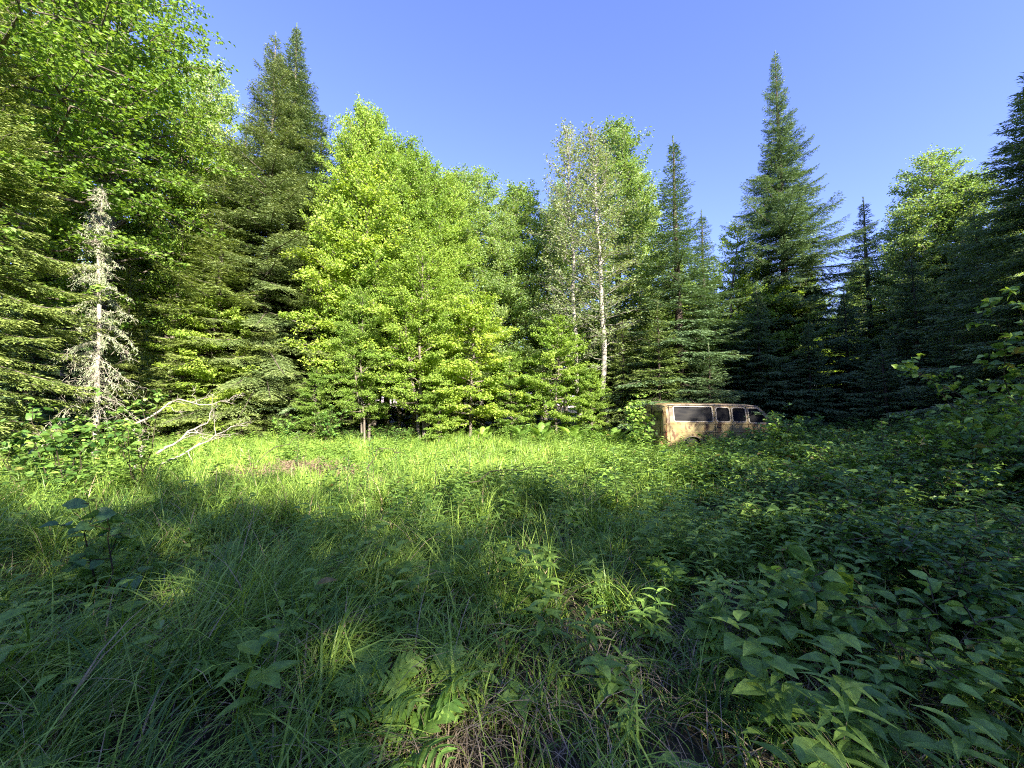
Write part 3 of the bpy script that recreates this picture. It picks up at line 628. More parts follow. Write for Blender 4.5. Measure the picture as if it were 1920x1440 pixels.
def fern(rng, nf, L, el, pinn=10, wide=.42, slim=.30):
    b=Buf()
    for i in range(nf):
        a=i*2*pi/nf+rng.normal(0,.3); l=L*rng.uniform(.75,1.1); e=el+rng.normal(0,.12); m=16; s=np.linspace(0,1,m)
        hr=l*(cos(e)*s+.25*s**2.2); zz=l*(sin(e)*s-.38*s**2.4); c=np.stack([np.cos(a)*hr,np.sin(a)*hr,zz],1)
        blades_w=.004; tube(b,c,.0035*(1.2-s),4,.2)
        k=pinn; u=np.repeat(np.linspace(.30,.97,k),2); sg=np.tile([1.,-1.],k)
        P=np.stack([np.interp(u,s,c[:,j]) for j in range(3)],1); dd=nrm(np.stack([np.interp(np.clip(u+.03,0,1),s,c[:,j]) for j in range(3)],1)-np.stack([np.interp(u-.03,s,c[:,j]) for j in range(3)],1))
        sd=np.cross(dd,np.array([0,0,1.])); sd=nrm(sd); nv=np.cross(sd,dd)
        pl=l*wide*.8*np.sin(np.clip((u-.22)/.80,0,1)**.75*pi*.93+.12)*.62+.012
        D=sd*sg[:,None]*.86+dd*.5+rng.normal(0,.05,(2*k,3))
        bigleaves(b,P,D,nv+rng.normal(0,.1,(2*k,3)),pl,pl*slim+.004,np.clip(rng.normal(.45,.12)+np.zeros(2*k)+.1*rng.normal(size=2*k),0,1),prof=(.6,1,.85,.6,.08),droop=.15,fold=.1)
    return b
fp=[fern(np.random.default_rng(400+i),n,.36,.95,7,.62) for i,n in enumerate((5,4,6))]
fpm=[b.mesh('fern_fronds',M['fern']) for b in fp]
ovm=[fern(np.random.default_rng(420+i),11,.85,1.28,26,.24,.14).mesh('fern_fronds',M['fern']) for i in range(2)]
FN=[(715,1.95,1.0,'lobed fern left of the trampled spot, its blades lit pale'),(820,2.0,1.0,'lobed fern just above the trampled straw spot'),
    (770,1.75,.85,'low lobed fern nearest to the straw spot on its left'),(800,3.0,1.05,'lobed fern with the topmost pale blades in the middle grass'),
    (850,3.3,.9,'small lobed fern right behind the topmost pale one'),(690,2.6,.9,'lobed fern between the two central fern groups'),
    (490,2.2,.95,'lobed fern in the lower left grass'),(215,2.6,.95,'sunflecked fern in the left sedge'),(195,3.4,1.1,'upright feathery fern below the dark round-leaved sapling'),
    (385,3.3,1.0,'fern with arched blades left of middle'),(330,2.9,.9,'fern low between the left sedges'),(270,4.2,1.0,'dim fern behind the left sedges'),
    (440,3.9,.9,'fern deeper in the shaded left grass'),(120,4.4,1.0,'fern at the left, under the sapling row'),(560,3.1,.8,'small fern in the shaded grass left of centre')]
for i,(px,D,s,lab) in enumerate(FN):
    x,y=at(px,D); r=empty('fern',(x,y,gz(x,y)),rr.uniform(0,6.28)); r.scale=(s*1.05,s*1.05,s*1.45); tag(r,lab,'fern','lobed ferns in the near grass'); obj('frond_cluster',fpm[i%3],r)
OV=[(905,15.2,.95,'ostrich fern clump left of the fern row'),(975,15.6,1.1,'ostrich fern clump, second of the fern row from the left'),(1015,15.0,1.2,'ostrich fern clump in the middle of the fern row'),
    (1075,14.8,1.25,'tall ostrich fern clump under the birches'),(1110,15.4,.9,'small ostrich fern clump behind the tall one'),(1146,14.6,1.2,'rightmost ostrich fern clump, near the van')]
for i,(px,D,s,lab) in enumerate(OV):
    x,y=at(px,D); r=empty('fern',(x,y,gz(x,y)),rr.uniform(0,6.28)); r.scale=(s*1.3,s*1.3,s*1.35); tag(r,lab,'fern','ostrich ferns along the treeline'); obj('frond_cluster',ovm[i%2],r)
for i in range(46):
    px=rr.uniform(20,760) if i%4 else rr.uniform(900,1350); D=rr.uniform(2.3,6.5); s=rr.uniform(.75,1.05)
    x,y=at(px,D); r=empty('fern',(x,y,gz(x,y)),rr.uniform(0,6.28)); r.scale=(s,s,s*1.1); tag(r,'lobed fern half sunk in the long shaded grass','fern','loose stand of ferns in the shaded grass'); obj('frond_cluster',fpm[i%3],r)
# bright low fern bed along the far edge of the grass
b=Buf()
r=np.random.default_rng(8)
for _ in range(330):
    y=r.uniform(9.5,16.5); x=r.uniform(-1.35*y,.33*y); s=r.uniform(.55,1.0); p=fp[r.integers(3)]
    b.merge(p,Matrix.Translation((x,y,gz(x,y)))@Matrix.Rotation(r.uniform(0,6.28),4,'Z')@Matrix.Scale(s,4),r.normal(0,.1))
tag(b.build('ground_cover',M['fern']),'bright ferny ground cover along the sunlit far edge','ground cover',kind='stuff')
# tall weed stems in mid field, shade put into their dark leaf colour
WS=[(655,6.6,'single tall shade-darkened weed stem left of the centre'),(705,7.4,'pair-leaved weed stem standing over the straw patch'),(818,7,'tall weed stem left of its twin in the middle'),(858,7.2,'tall weed stem in the middle with narrow leaves coloured as in shade'),
    (745,8.2,'shorter weed stem between the taller ones'),(690,6.2,'weed stem leaning beside the arched dead stems'),(880,6.8,'right-hand weed stem of the middle row'),(1155,5.5,'lone weed stem left of the right bank'),(560,8,'lone shade-darkened weed stem beside the reddish brush')]
def weed(rng,h):
    sb,lb=Buf(),Buf(); k=6; t=np.linspace(0,1,k); ln=rng.normal(0,.06,2)
    c=np.stack([ln[0]*t*h,ln[1]*t*h,t*h],1); tube(sb,c,.006*(1.2-t),5); n=int(h/.026); u=np.linspace(.15,1,n); a=np.arange(n)*2.4
    P=np.stack([ln[0]*u*h,ln[1]*u*h,u*h],1); d=np.stack([np.cos(a),np.sin(a),np.full(n,.6)],1)
    bigleaves(lb,P,d,np.stack([-np.cos(a)*.5,-np.sin(a)*.5,np.ones(n)],1),.05+.08*np.sin(u*2.8),np.full(n,.02),np.full(n,.25)+.1*rng.random(n),prof=(.2,1,.7,.05))
    return sb,lb
for i,(px,D,lab) in enumerate(WS):
    x,y=at(px,D); sb,lb=weed(np.random.default_rng(500+i),rr.uniform(.98,1.15))
    plant('weed_plant',(sb,lb),lab,'weed',(x,y,gz(x,y)),0,mats=('stem','roundleaf'),partnames=('stem','foliage'))  # darker leaf material stands in for shade on these weeds

# ------------------------------------------------------------------ snag, fallen branches, brush
def snag():
    r=np.random.default_rng(41); x,y=at(185,10.8); z0=gz(x,y); H=zat(345,10.8)-z0
    root=empty('snag',(x,y,z0)); root.rotation_euler=(0,radians(-1.5),0)
    tb=Buf(); k=14; t=np.linspace(0,1,k); sx=r.normal(0,.04,k).cumsum()*.6; sp=np.stack([sx-sx[0],t*0,t*H],1); tube(tb,sp,.068*(1-t)**.7+.009,9); tb.build('trunk',M['deadwood'],root,True)
    n=150; u=r.uniform(.16,.99,n); az=r.uniform(0,6.28,n); L=(.16+2.1*(1-u)**1.15)*r.uniform(.3,1.0,n); e=np.radians(r.uniform(-38,8,n))
    d=np.stack([np.cos(az)*np.cos(e),np.sin(az)*np.cos(e),np.sin(e)],1); p0=np.stack([np.interp(u,t,sp[:,0]),0*u,u*H],1); s=np.linspace(0,1,5)
    P=p0[:,None]+d[:,None]*(L[:,None]*s)[:,:,None]+r.normal(0,.035,(n,5,3))*(s>0)[None,:,None]; P[:,:,2]-=.35*L[:,None]*s**2
    bb=Buf(); tubes(bb,P,.008*(1.15-s)[None,:]*np.ones((n,1)),4)
    bi,_=ragged(np.full(n,9)); q=r.random(len(bi)); f=q*4; i0=np.minimum(f.astype(int),3); fr=(f-i0)[:,None]; pp=P[bi,i0]*(1-fr)+P[bi,i0+1]*fr
    dd=r.normal(0,1,(len(bi),3)); dd[:,2]-=.5; dd=nrm(dd); l=r.uniform(.08,.3,len(bi))[:,None]; tubes(bb,np.stack([pp,pp+dd*l*.5,pp+dd*l+[0,0,-.03]],1),np.full((len(bi),3),.004),3)
    bb.build('dead_branches',M['deadwood'],root)
    lb=Buf(); bi,_=ragged(np.full(n,75)); q=r.random(len(bi)); f=q*4; i0=np.minimum(f.astype(int),3); fr=(f-i0)[:,None]; pp=P[bi,i0]*(1-fr)+P[bi,i0+1]*fr+r.normal(0,.03,(len(bi),3))
    keep=r.random(len(bi))<np.where(np.interp(pp[:,2],[0,.3*H,.5*H,.85*H,H],[0,.4,1,.6,.1])>0,np.interp(pp[:,2],[0,.3*H,.5*H,.85*H,H],[0,.4,1,.6,.1]),0)
    pp=pp[keep]; m=len(pp); dd=r.normal(0,.7,(m,3)); dd[:,2]-=1; leaves(lb,pp,dd,r.normal(0,1,(m,3)),r.uniform(.05,.14,m),r.uniform(.012,.03,m),r.random(m))
    lb.build('lichen',M['lichen'],root)
    tag(root,'dead pale snag draped in grey lichen beside the left maple','dead tree')
snag()
def limb(name,pts,r0,label,seed,nside=10,mat_='deadwood',cat='fallen branch',sub=.38):
    r=np.random.default_rng(seed); b=Buf(); pts=np.array(pts,float); k=len(pts); m=12; s=np.linspace(0,1,m); ip=np.linspace(0,1,k)
    c=np.stack([np.interp(s,ip,pts[:,j]) for j in range(3)],1); c[1:]+=r.normal(0,.03,(m-1,3)); base=c[0].copy(); c-=base
    tube(b,c,r0*(1.1-s),7)
    for i in range(nside):
        q=r.uniform(.2,1); p=np.array([np.interp(q,s,c[:,j]) for j in range(3)]); d=nrm(c[-1]-c[0]+r.normal(0,.9,3)*np.linalg.norm(c[-1])*.6); l=np.linalg.norm(c[-1])*sub*r.uniform(.3,1)*(1.2-q)
        w=np.linspace(0,1,6); cc=p+d*l*w[:,None]+r.normal(0,.035,(6,3))*w[:,None]; tube(b,cc,r0*.45*(1.1-w)*(1.2-q)+.002,5)
        for j in range(3):
            u=r.uniform(.3,1); p2=p+d*l*u; d2=nrm(d+r.normal(0,.7,3)); tube(b,np.stack([p2,p2+d2*l*.2,p2+d2*l*.38+[0,0,.02]]),[r0*.18+.002,.003,.002],4)
    o=b.build(name,M[mat_],None,True); o.location=base; tag(o,label,cat); return o
def w3(px,py,D): 
    x,y=at(px,D); return (x,y,zat(py,D))
limb('fallen_branch',[w3(300,850,9.0),w3(350,815,9.6),w3(395,790,10.2),w3(402,760,10.5)],.030,'bleached bare branch arching highest over the brush',601,12)
limb('fallen_branch',[w3(255,795,9.2),w3(330,752,9.8),w3(400,757,10.2),w3(455,738,10.6)],.025,'bleached branch reaching right toward the olive fir',602,12)
limb('fallen_branch',[w3(310,870,9.4),w3(370,840,9.8),w3(430,805,10.4),w3(475,790,10.8)],.026,'bleached branch lying lowest on the reddish brush',603,12)
limb('fallen_branch',[w3(262,880,8.0),w3(272,840,8.2),w3(255,790,8.4)],.02,'crooked upright grey branch beside the round-leaved sapling',604,8)
limb('fallen_branch',[w3(60,890,9.0),w3(85,840,9.0),w3(120,800,9.2)],.025,'thin leaning pale pole at the far left',605,4)
limb('dead_stem',[w3(690,880,6.5),w3(715,838,6.6),w3(760,850,6.8),w3(800,885,6.9)],.009,'dry stem bowed over the straw patch',606,4,mat_='stem',cat='dead stem',sub=.2)
limb('dead_stem',[w3(880,905,5.8),w3(950,880,5.9),w3(1020,880,6.0),w3(1060,910,6.0)],.009,'dry stem bowed low in the centre grass',607,4,mat_='stem',cat='dead stem',sub=.2)
limb('dead_stem',[w3(470,872,8.0),w3(560,820,8.6),w3(600,800,9.2)],.009,'thin dry stem slanting right over the reddish brush',608,4,mat_='stem',cat='dead stem',sub=.3)
def brush():
    r=np.random.default_rng(44); b=Buf(); n=650; x=r.normal(-4.7,.6,n); y=r.normal(8.3,.3,n); z=ground_z(x,y)+np.abs(r.normal(0,.06,n))*np.exp(-((x+4.9)/1.3)**2)+.12
    a=r.normal(0,.7,n)+np.where(r.random(n)<.5,0,pi); d=np.stack([np.cos(a),np.sin(a)*.8,r.normal(0,.25,n)],1); l=r.uniform(.15,.55,n)[:,None]; p=np.stack([x,y,z],1)
    tubes(b,np.stack([p,p+d*l*.5+r.normal(0,.02,(n,3)),p+d*l],1),r.uniform(.003,.009,n)[:,None]*np.array([[1,.8,.4]]),3,.5)
    b2=Buf(); tubes(b2,np.stack([p,p+d*l*.5,p+d*l],1),np.full((n,3),.004),3,.5)
    m=6000; i=r.integers(0,n,m); q=r.random(m)[:,None]; pp=p[i]+d[i]*l[i]*q+r.normal(0,.03,(m,3)); b3=b
    leaves(b,pp,d[i]+r.normal(0,.5,(m,3)),r.normal(0,1,(m,3)),r.uniform(.04,.09,m),r.uniform(.01,.022,m),r.random(m))
    tag(b.build('brush_pile',M['needlelitter']),'low heap of dead reddish brush in the sunlit grass at left','brush pile')
brush()

# ------------------------------------------------------------------ the derelict van
def paint_mat():
    m,nt,out=mat('faded_rusty_paint'); N=nt.nodes.new; L=nt.links.new
    tc=N('ShaderNodeTexCoord')
    def noise(sc,det,st=(1,1,1)):
        mp=N('ShaderNodeMapping'); mp.inputs['Scale'].default_value=st; L(tc.outputs['Object'],mp.inputs[0])
        no=N('ShaderNodeTexNoise'); L(mp.outputs[0],no.inputs[0]); no.inputs['Scale'].default_value=sc; no.inputs['Detail'].default_value=det; no.inputs['Roughness'].default_value=.65; return no
    def ramp(src,a,b,inv=False):
        mr=N('ShaderNodeMapRange'); L(src,mr.inputs[0]); mr.inputs[1].default_value=a; mr.inputs[2].default_value=b; return mr.outputs[0]
    def mix(f,a,b):
        x=N('ShaderNodeMix'); x.data_type='RGBA'; L(f,x.inputs[0])
        for s,i in ((a,6),(b,7)):
            if isinstance(s,tuple): x.inputs[i].default_value=(*s,1)
            else: L(s,x.inputs[i])
        return x.outputs[2]
    n1=noise(1.7,6); base=mix(ramp(n1.outputs[0],.35,.65),(.205,.148,.050),(.300,.235,.105))
    n2=noise(5,10,(1,1,.45)); c=mix(ramp(n2.outputs[0],.50,.58),base,(.085,.042,.017))
    n3=noise(14,8,(1,1,.5)); c=mix(ramp(n3.outputs[0],.60,.68),c,(.13,.06,.035))
    sx=N('ShaderNodeSeparateXYZ'); L(tc.outputs['Object'],sx.inputs[0])
    ad=N('ShaderNodeMath'); ad.operation='MULTIPLY_ADD'; L(n2.outputs[0],ad.inputs[0]); ad.inputs[1].default_value=.9; L(sx.outputs[2],ad.inputs[2])
    c=mix(ramp(ad.outputs[0],1.12,.85),c,(.09,.042,.018))
    c=mix(ramp(ad.outputs[0],2.35,2.5),c,(.14,.09,.055))
    p=N('ShaderNodeBsdfPrincipled'); L(c,p.inputs['Base Color']); p.inputs['Roughness'].default_value=.55; p.inputs['Specular IOR Level'].default_value=.35
    bu=N('ShaderNodeBump'); bu.inputs['Strength'].default_value=.15; bu.inputs['Distance'].default_value=.02; L(n2.outputs[0],bu.inputs['Height']); L(bu.outputs[0],p.inputs['Normal'])
    L(p.outputs[0],out.inputs[0]); return m
def plain(name,c,rough=.5,metal=0,spec=.5):
    m,nt,out=mat(name); p=nt.nodes.new('ShaderNodeBsdfPrincipled'); p.inputs['Base Color'].default_value=(*c,1); p.inputs['Roughness'].default_value=rough
    p.inputs['Metallic'].default_value=metal; p.inputs['Specular IOR Level'].default_value=spec; nt.links.new(p.outputs[0],out.inputs[0]); return m
M['paint']=paint_mat()
M['void']=plain('interior_shade_and_seam',(.008,.008,.009),.9,0,.1)  # near-black panes paint in the unlit van interior; also used for door seams
M['rubber']=noise_mat('perished_rubber',[(.3,(.02,.02,.02)),(.7,(.05,.045,.04))],12,6,rough=.8)
M['rust']=noise_mat('rusty_steel',[(.3,(.10,.045,.025)),(.5,(.22,.11,.06)),(.75,(.35,.27,.20))],9,10,rough=.8)
M['frame']=noise_mat('oxidised_trim',[(.3,(.11,.08,.055)),(.55,(.24,.20,.15)),(.75,(.38,.35,.30))],8,8,rough=.4,bump=.1,spec=.5)
M['lampred']=noise_mat('faded_red_lens',[(.3,(.18,.02,.015)),(.7,(.35,.06,.04))],9,5,rough=.25,bump=0)
M['lampclear']=noise_mat('clouded_lens',[(.3,(.35,.34,.30)),(.7,(.6,.6,.56))],9,5,rough=.2,bump=0)
def glass_mat():
    m,nt,out=mat('dirty_dark_glass'); N=nt.nodes.new; L=nt.links.new; tc=N('ShaderNodeTexCoord'); no=N('ShaderNodeTexNoise'); mp=N('ShaderNodeMapping'); mp.inputs['Scale'].default_value=(1,1,3.5)
    L(tc.outputs['Object'],mp.inputs[0]); L(mp.outputs[0],no.inputs[0]); no.inputs['Scale'].default_value=2.6; no.inputs['Detail'].default_value=8
    cr=N('ShaderNodeValToRGB'); L(no.outputs[0],cr.inputs[0]); cr.color_ramp.elements[0].position=.42; cr.color_ramp.elements[0].color=(.012,.012,.014,1)
    cr.color_ramp.elements[1].position=.75; cr.color_ramp.elements[1].color=(.035,.032,.028,1)
    p=N('ShaderNodeBsdfPrincipled'); L(cr.outputs[0],p.inputs['Base Color']); p.inputs['Roughness'].default_value=.12; p.inputs['Specular IOR Level'].default_value=.6
    L(p.outputs[0],out.inputs[0]); return m
M['glass']=glass_mat()
def bm_obj(name,bm,m,parent,smooth=False):
    me=bpy.data.meshes.new(name); bm.to_mesh(me); bm.free(); me.materials.append(m)
    if smooth:
        for p in me.polygons: p.use_smooth=True
    return obj(name,me,parent)
BELT=1.24
def hw(z): return .985-.02*max(0,(.6-z))-(max(0,z-BELT))*.165
def rrect(x0,x1,z0,z1,r,n=5,slant0=0,slant1=0):
    pts=[]
    for cx,cz,a0 in ((x1-r,z1-r,0),(x0+r,z1-r,90),(x0+r,z0+r,180),(x1-r,z0+r,270)):
        for i in range(n+1):
            a=radians(a0+90*i/n); px=cx+r*cos(a); pz=cz+r*sin(a); t=(z1-pz)/(z1-z0)
            px+= (slant1*t if cx>(x0+x1)/2 else slant0*t); pts.append((px,pz))
    return pts
def side_prism(pts,d0,d1,sgn=-1):     # prism standing on the tilted upper side of the body, d0..d1 outwards of the skin
    bm=bmesh.new(); A=[bm.verts.new((x,sgn*(hw(z)+d0),z)) for x,z in pts]; B=[bm.verts.new((x,sgn*(hw(z)+d1),z)) for x,z in pts]
    n=len(pts)
    bm.faces.new(A); bm.faces.new(B[::-1])
    for i in range(n): bm.faces.new((A[i],B[i],B[(i+1)%n],A[(i+1)%n]))
    bmesh.ops.recalc_face_normals(bm,faces=bm.faces); return bm
def side_ring(outer,inner,d0,d1,sgn=-1):
    bm=bmesh.new(); n=len(outer); R=[]
    for pts,d in ((outer,d0),(outer,d1),(inner,d1),(inner,d0)): R.append([bm.verts.new((x,sgn*(hw(z)+d),z)) for x,z in pts])
    for k in range(4):
        a,b=R[k],R[(k+1)%4]
        for i in range(n): bm.faces.new((a[i],a[(i+1)%n],b[(i+1)%n],b[i]))
    bmesh.ops.recalc_face_normals(bm,faces=bm.faces); return bm
def box(bm,x0,x1,y0,y1,z0,z1,bev=.01):
    r=bmesh.ops.create_cube(bm,size=1); bmesh.ops.scale(bm,vec=(x1-x0,y1-y0,z1-z0),verts=r['verts']); bmesh.ops.translate(bm,vec=((x0+x1)/2,(y0+y1)/2,(z0+z1)/2),verts=r['verts'])
    if bev:
        e=list({e for v in r['verts'] for e in v.link_edges}); bmesh.ops.bevel(bm,geom=e,offset=bev,segments=2,affect='EDGES')
def make_van():
    root=empty('derelict_van')
    xs=[0,.03,.10,.22,.45,1,1.8,2.5,3.1,3.5,3.62,3.75,3.95,4.15,4.32,4.42,4.6,4.8,4.93,5.0,5.03]
    def ztop(x): return float(np.interp(x,[0,.03,.10,.22,.45,1.2,2.4,3.4,3.62,3.75,4.35,4.42,4.8,4.95,5.0,5.03],[1.70,1.80,1.89,1.94,1.965,1.98,1.98,1.965,1.93,1.86,1.27,1.235,1.15,1.06,.98,.80]))
    bm=bmesh.new(); rings=[]
    for x in xs:
        zt=ztop(x); zb=.28+(.08 if x>4.95 else 0); h=zt-zb; pts=[]
        endk=1-.10*max(0,1-x/.12)**2-.10*max(0,(x-4.75)/.28)**2
        rows=[0,.04,.2,.35,.48,.60,.72,.82,.90,.95,.98]
        for u in rows:
            z=zb+h*u; w=hw(z)*endk; sh=max(0,(u-.86)/.14); w-= .16*sh**2.2
            if u==0: w-=.06
            pts.append((w,z))
        side=[(-w,z) for w,z in pts]; crown=[(-pts[-1][0]*f,zt+.012-.018*abs(f)) for f in (.66,.33,0,-.33,-.66)]
        loop=side+crown+[(w,z) for w,z in reversed(pts)]+[(.5,zb),(-.5,zb)]
        rings.append([bm.verts.new((x,y,z)) for y,z in loop])
    n=len(rings[0])
    for a,b in zip(rings,rings[1:]):
        for i in range(n): bm.faces.new((a[i],b[i],b[(i+1)%n],a[(i+1)%n]))
    bm.faces.new(rings[0]); bm.faces.new(rings[-1][::-1]); bmesh.ops.recalc_face_normals(bm,faces=bm.faces)
    body=bm_obj('body',bm,M['paint'],root,True)
    # openings
    W=[(.38,1.80,1.33,1.83,.05,0,0,'glass'),(1.97,2.46,1.33,1.81,.08,0,0,'void'),(2.58,3.07,1.33,1.81,.08,0,0,'void'),(3.20,3.55,1.30,1.80,.06,0,.42,'void')]
    cutters=[]
    def cut(bm_):
        c=bm_obj('cutter',bm_,M['void'],None); md=body.modifiers.new('b','BOOLEAN'); md.operation='DIFFERENCE'; md.object=c; md.solver='EXACT'; cutters.append(c)
    for x0,x1,z0,z1,r,s0,s1,g in W:
        for sg in (-1,1): cut(side_prism(rrect(x0,x1,z0,z1,r,5,s0,s1),-.07,.06,sg))
    for cx in (1.05,4.20):
        for sg in (-1,1):
            b2=bmesh.new(); bmesh.ops.create_cone(b2,cap_ends=True,segments=32,radius1=.43,radius2=.43,depth=.5); bmesh.ops.rotate(b2,matrix=Matrix.Rotation(pi/2,3,'X'),verts=b2.verts); bmesh.ops.translate(b2,vec=(cx,sg*.95,.36),verts=b2.verts); cut(b2)
    # rear door windows
    def rear_rect(y0,y1,z0,z1,r,dx0,dx1):
        pts=rrect(y0,y1,z0,z1,r); b=bmesh.new(); A=[b.verts.new((dx0,y,z)) for y,z in pts]; B=[b.verts.new((dx1,y,z)) for y,z in pts]; b.faces.new(A); b.faces.new(B[::-1]); n=len(pts)
        for i in range(n): b.faces.new((A[i],B[i],B[(i+1)%n],A[(i+1)%n]))
        bmesh.ops.recalc_face_normals(b,faces=b.faces); return b
    for y0 in (-.80,.10): cut(rear_rect(y0,y0+.70,1.30,1.66,.06,-.05,.05))
    # windscreen recess
    dg=bpy.context.evaluated_depsgraph_get(); me=bpy.data.meshes.new_from_object(body.evaluated_get(dg)); body.modifiers.clear(); body.data=me
    me.materials.clear(); me.materials.append(M['paint'])
    for p in me.polygons: p.use_smooth=False
    for c in cutters: bpy.data.objects.remove(c)
    # windows
    for x0,x1,z0,z1,r,s0,s1,g in W:
        for sg in (-1,1):
            gl=bm_obj('side_window',side_prism(rrect(x0-.01,x1+.01,z0-.01,z1+.01,r,5,s0,s1),-.045,-.035,sg),M['glass' if g=='glass' else 'void'],root)
            o=rrect(x0-.035,x1+.035,z0-.035,z1+.035,r+.03,5,s0,s1); i=rrect(x0,x1,z0,z1,r,5,s0,s1)
            bm_obj('window_frame',side_ring(o,i,-.012,.012,sg),M['frame'],gl)
    for y0 in (-.80,.10):
        gl=bm_obj('rear_window',rear_rect(y0-.01,y0+.71,1.29,1.67,.06,.030,.038),M['glass'],root)
    # windscreen sitting on the raked front
    b=bmesh.new(); q=[(3.80,-.66,1.83),(4.33,-.80,1.32),(4.33,.80,1.32),(3.80,.66,1.83)]; off=Vector((.7,0,.72))*.012
    v1=[b.verts.new(Vector(p)+off) for p in q]; v0=[b.verts.new(Vector(p)-off*2) for p in q]; b.faces.new(v1); b.faces.new(v0[::-1])
    for i in range(4): b.faces.new((v1[i],v0[i],v0[(i+1)%4],v1[(i+1)%4]))
    bmesh.ops.recalc_face_normals(b,faces=b.faces); bm_obj('windscreen',b,M['glass'],root)
    # drip rail, ribs, door seams
    for sg in (-1,1):
        b=Buf(); xx=np.linspace(.10,3.62,12); tube(b,np.stack([xx,np.full(12,sg*.868),np.interp(xx,[.1,.5,3,3.62],[1.885,1.915,1.915,1.885])],1),.016,6); b.build('drip_rail',M['frame'],root)
        for z,r in ((1.235,.012),(.955,.016)):
            segs=[(.04,.62)] if False else [(.04,4.9)]
            for a,c in segs:
                xx=np.linspace(a,c,20); b=Buf(); tube(b,np.stack([xx,sg*(np.array([hw(z)]*20)*(1-.10*np.clip((xx-4.75)/.28,0,1)**2)),np.full(20,z)],1),r,6); b.build('body_rib',M['paint'],root)
        for x in (.20,1.885,2.52,3.13,4.05):
            zt=1.88 if x<3.6 else 1.22; b=bmesh.new(); zs=np.linspace(.42,zt,9)
            A=[b.verts.new((x-.007,sg*(hw(z)+.003),z)) for z in zs]; B=[b.verts.new((x+.007,sg*(hw(z)+.003),z)) for z in zs]
            for i in range(8): b.faces.new((A[i],A[i+1],B[i+1],B[i]))
            r_=bmesh.ops.extrude_face_region(b,geom=list(b.faces)); bmesh.ops.translate(b,vec=(0,-sg*.02,0),verts=[v for v in r_['geom'] if isinstance(v,bmesh.types.BMVert)]); bm_obj('door_seam',b,M['void'],root)
        b=bmesh.new(); box(b,1.95,2.09,sg*.985-.03,sg*.985+.03,1.10,1.13,.008); box(b,1.95,1.98,sg*.985-.02,sg*.985+.02,1.10,1.18,.006); bm_obj('door_handle',b,M['rubber'],root)
        b=bmesh.new(); box(b,3.30,3.44,sg*.985-.03,sg*.985+.03,1.10,1.13,.008); bm_obj('door_handle',b,M['frame'],root)
        b=bmesh.new(); box(b,.05,.17,sg*.93-.035,sg*.93+.035,.80,1.16,.02); bm_obj('tail_lamp',b,M['lampred'],root)
        b=bmesh.new(); bmesh.ops.create_cone(b,cap_ends=True,segments=24,radius1=.10,radius2=.09,depth=.08); bmesh.ops.rotate(b,matrix=Matrix.Rotation(pi/2,3,'Y'),verts=b.verts); bmesh.ops.translate(b,vec=(5.0,sg*.62,.82),verts=b.verts); bm_obj('headlamp',b,M['lampclear'],root)
        # arch lips and wheels
        for cx in (1.05,4.20):
            b=Buf(); a=np.linspace(radians(-8),radians(188),24); tube(b,np.stack([cx+.43*np.cos(a),np.full(24,sg*.972),.36+.43*np.sin(a)],1),.018,6); b.build('wheel_arch',M['frame'],root)
            wr=empty('wheel',(cx,sg*.82,.36)); wr.parent=root
            b=Buf(); pr=[(.0,.20,.095),(.0,.30,.10),(.0,.345,.085),(.0,.355,.04),(.0,.355,-.04),(.0,.345,-.085),(.0,.30,-.10),(.0,.20,-.095)]; k=32; V=[];F=[]
            for j in range(k):
                an=j/k*2*pi
                for _,rad,yy in pr: V.append((rad*cos(an),yy,rad*sin(an)))
            m=len(pr)
            for j in range(k):
                for i in range(m-1): F.append([j*m+i,j*m+i+1,((j+1)%k)*m+i+1,((j+1)%k)*m+i])
            b.add(V,F); b.build('tyre',M['rubber'],wr,True)
            b=bmesh.new()
            for rad,dep,o in ((.205,.14,0),(.09,.20,0)): 
                r_=bmesh.ops.create_cone(b,cap_ends=True,segments=28,radius1=rad,radius2=rad*.93,depth=dep); bmesh.ops.rotate(b,matrix=Matrix.Rotation(sg*pi/2*-1,3,'X'),verts=r_['verts'])
            bm_obj('rim',b,M['rust'],wr)
    for x0,x1,nm in ((-.14,-.03,'rear_bumper'),(5.03,5.15,'front_bumper')):
        b=bmesh.new(); box(b,x0,x1,-.95,.95,.44,.60,.03); box(b,min(x0,x1)+.05 if x0<0 else 4.95,.06 if x0<0 else x1-.03,-.60,-.52,.47,.56,0); box(b,min(x0,x1)+.05 if x0<0 else 4.95,.06 if x0<0 else x1-.03,.52,.60,.47,.56,0); bm_obj(nm,b,M['rust'],root)
    b=bmesh.new(); box(b,5.0,5.045,-.48,.48,.72,.95,.01)
    for i in range(5): box(b,5.04,5.055,-.46,.46,.745+i*.042,.762+i*.042,0)
    bm_obj('grille',b,M['rubber'],root)
    b=bmesh.new(); box(b,-.02,.012,-.012,.012,.5,1.86,.0); bm_obj('rear_door_seam',b,M['void'],root)
    b=bmesh.new(); box(b,-.035,-.0,.04,.075,.95,1.15,.01); bm_obj('rear_door_handle',b,M['frame'],root)
    # mirror
    b=bmesh.new(); box(b,3.95,4.0,-1.24,-1.06,1.32,1.55,.02); box(b,3.96,3.985,-1.08,-.94,1.40,1.43,0); bm_obj('door_mirror',b,M['rust'],root)
    tag(root,'derelict tan van with rust, sunk in weeds at the edge of the wood','van')
    return root
van=make_van()
vx,vy=at(1244,13.6); yaw=radians(5)
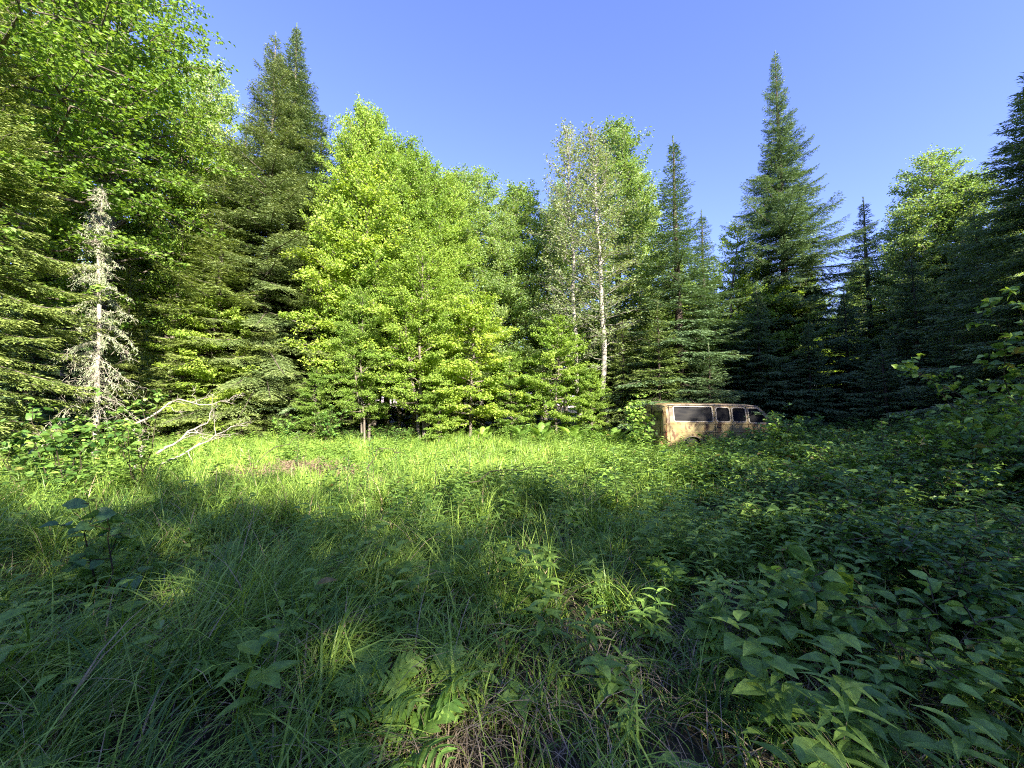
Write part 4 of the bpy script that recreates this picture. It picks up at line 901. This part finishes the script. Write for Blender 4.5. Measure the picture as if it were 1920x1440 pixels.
# the near rear corner (0,-.985) stands at (vx,vy); tyres flat, sunk into the soil
van.rotation_euler=(0,radians(.7),yaw)
off=Matrix.Rotation(yaw,3,'Z')@Vector((0,-.985,0)); van.location=(vx-off.x,vy-off.y,-.27)
print('objects',len(bpy.data.objects),'verts',sum(len(m.vertices)*1 for m in bpy.data.meshes),'faces',sum(len(m.polygons) for m in bpy.data.meshes))
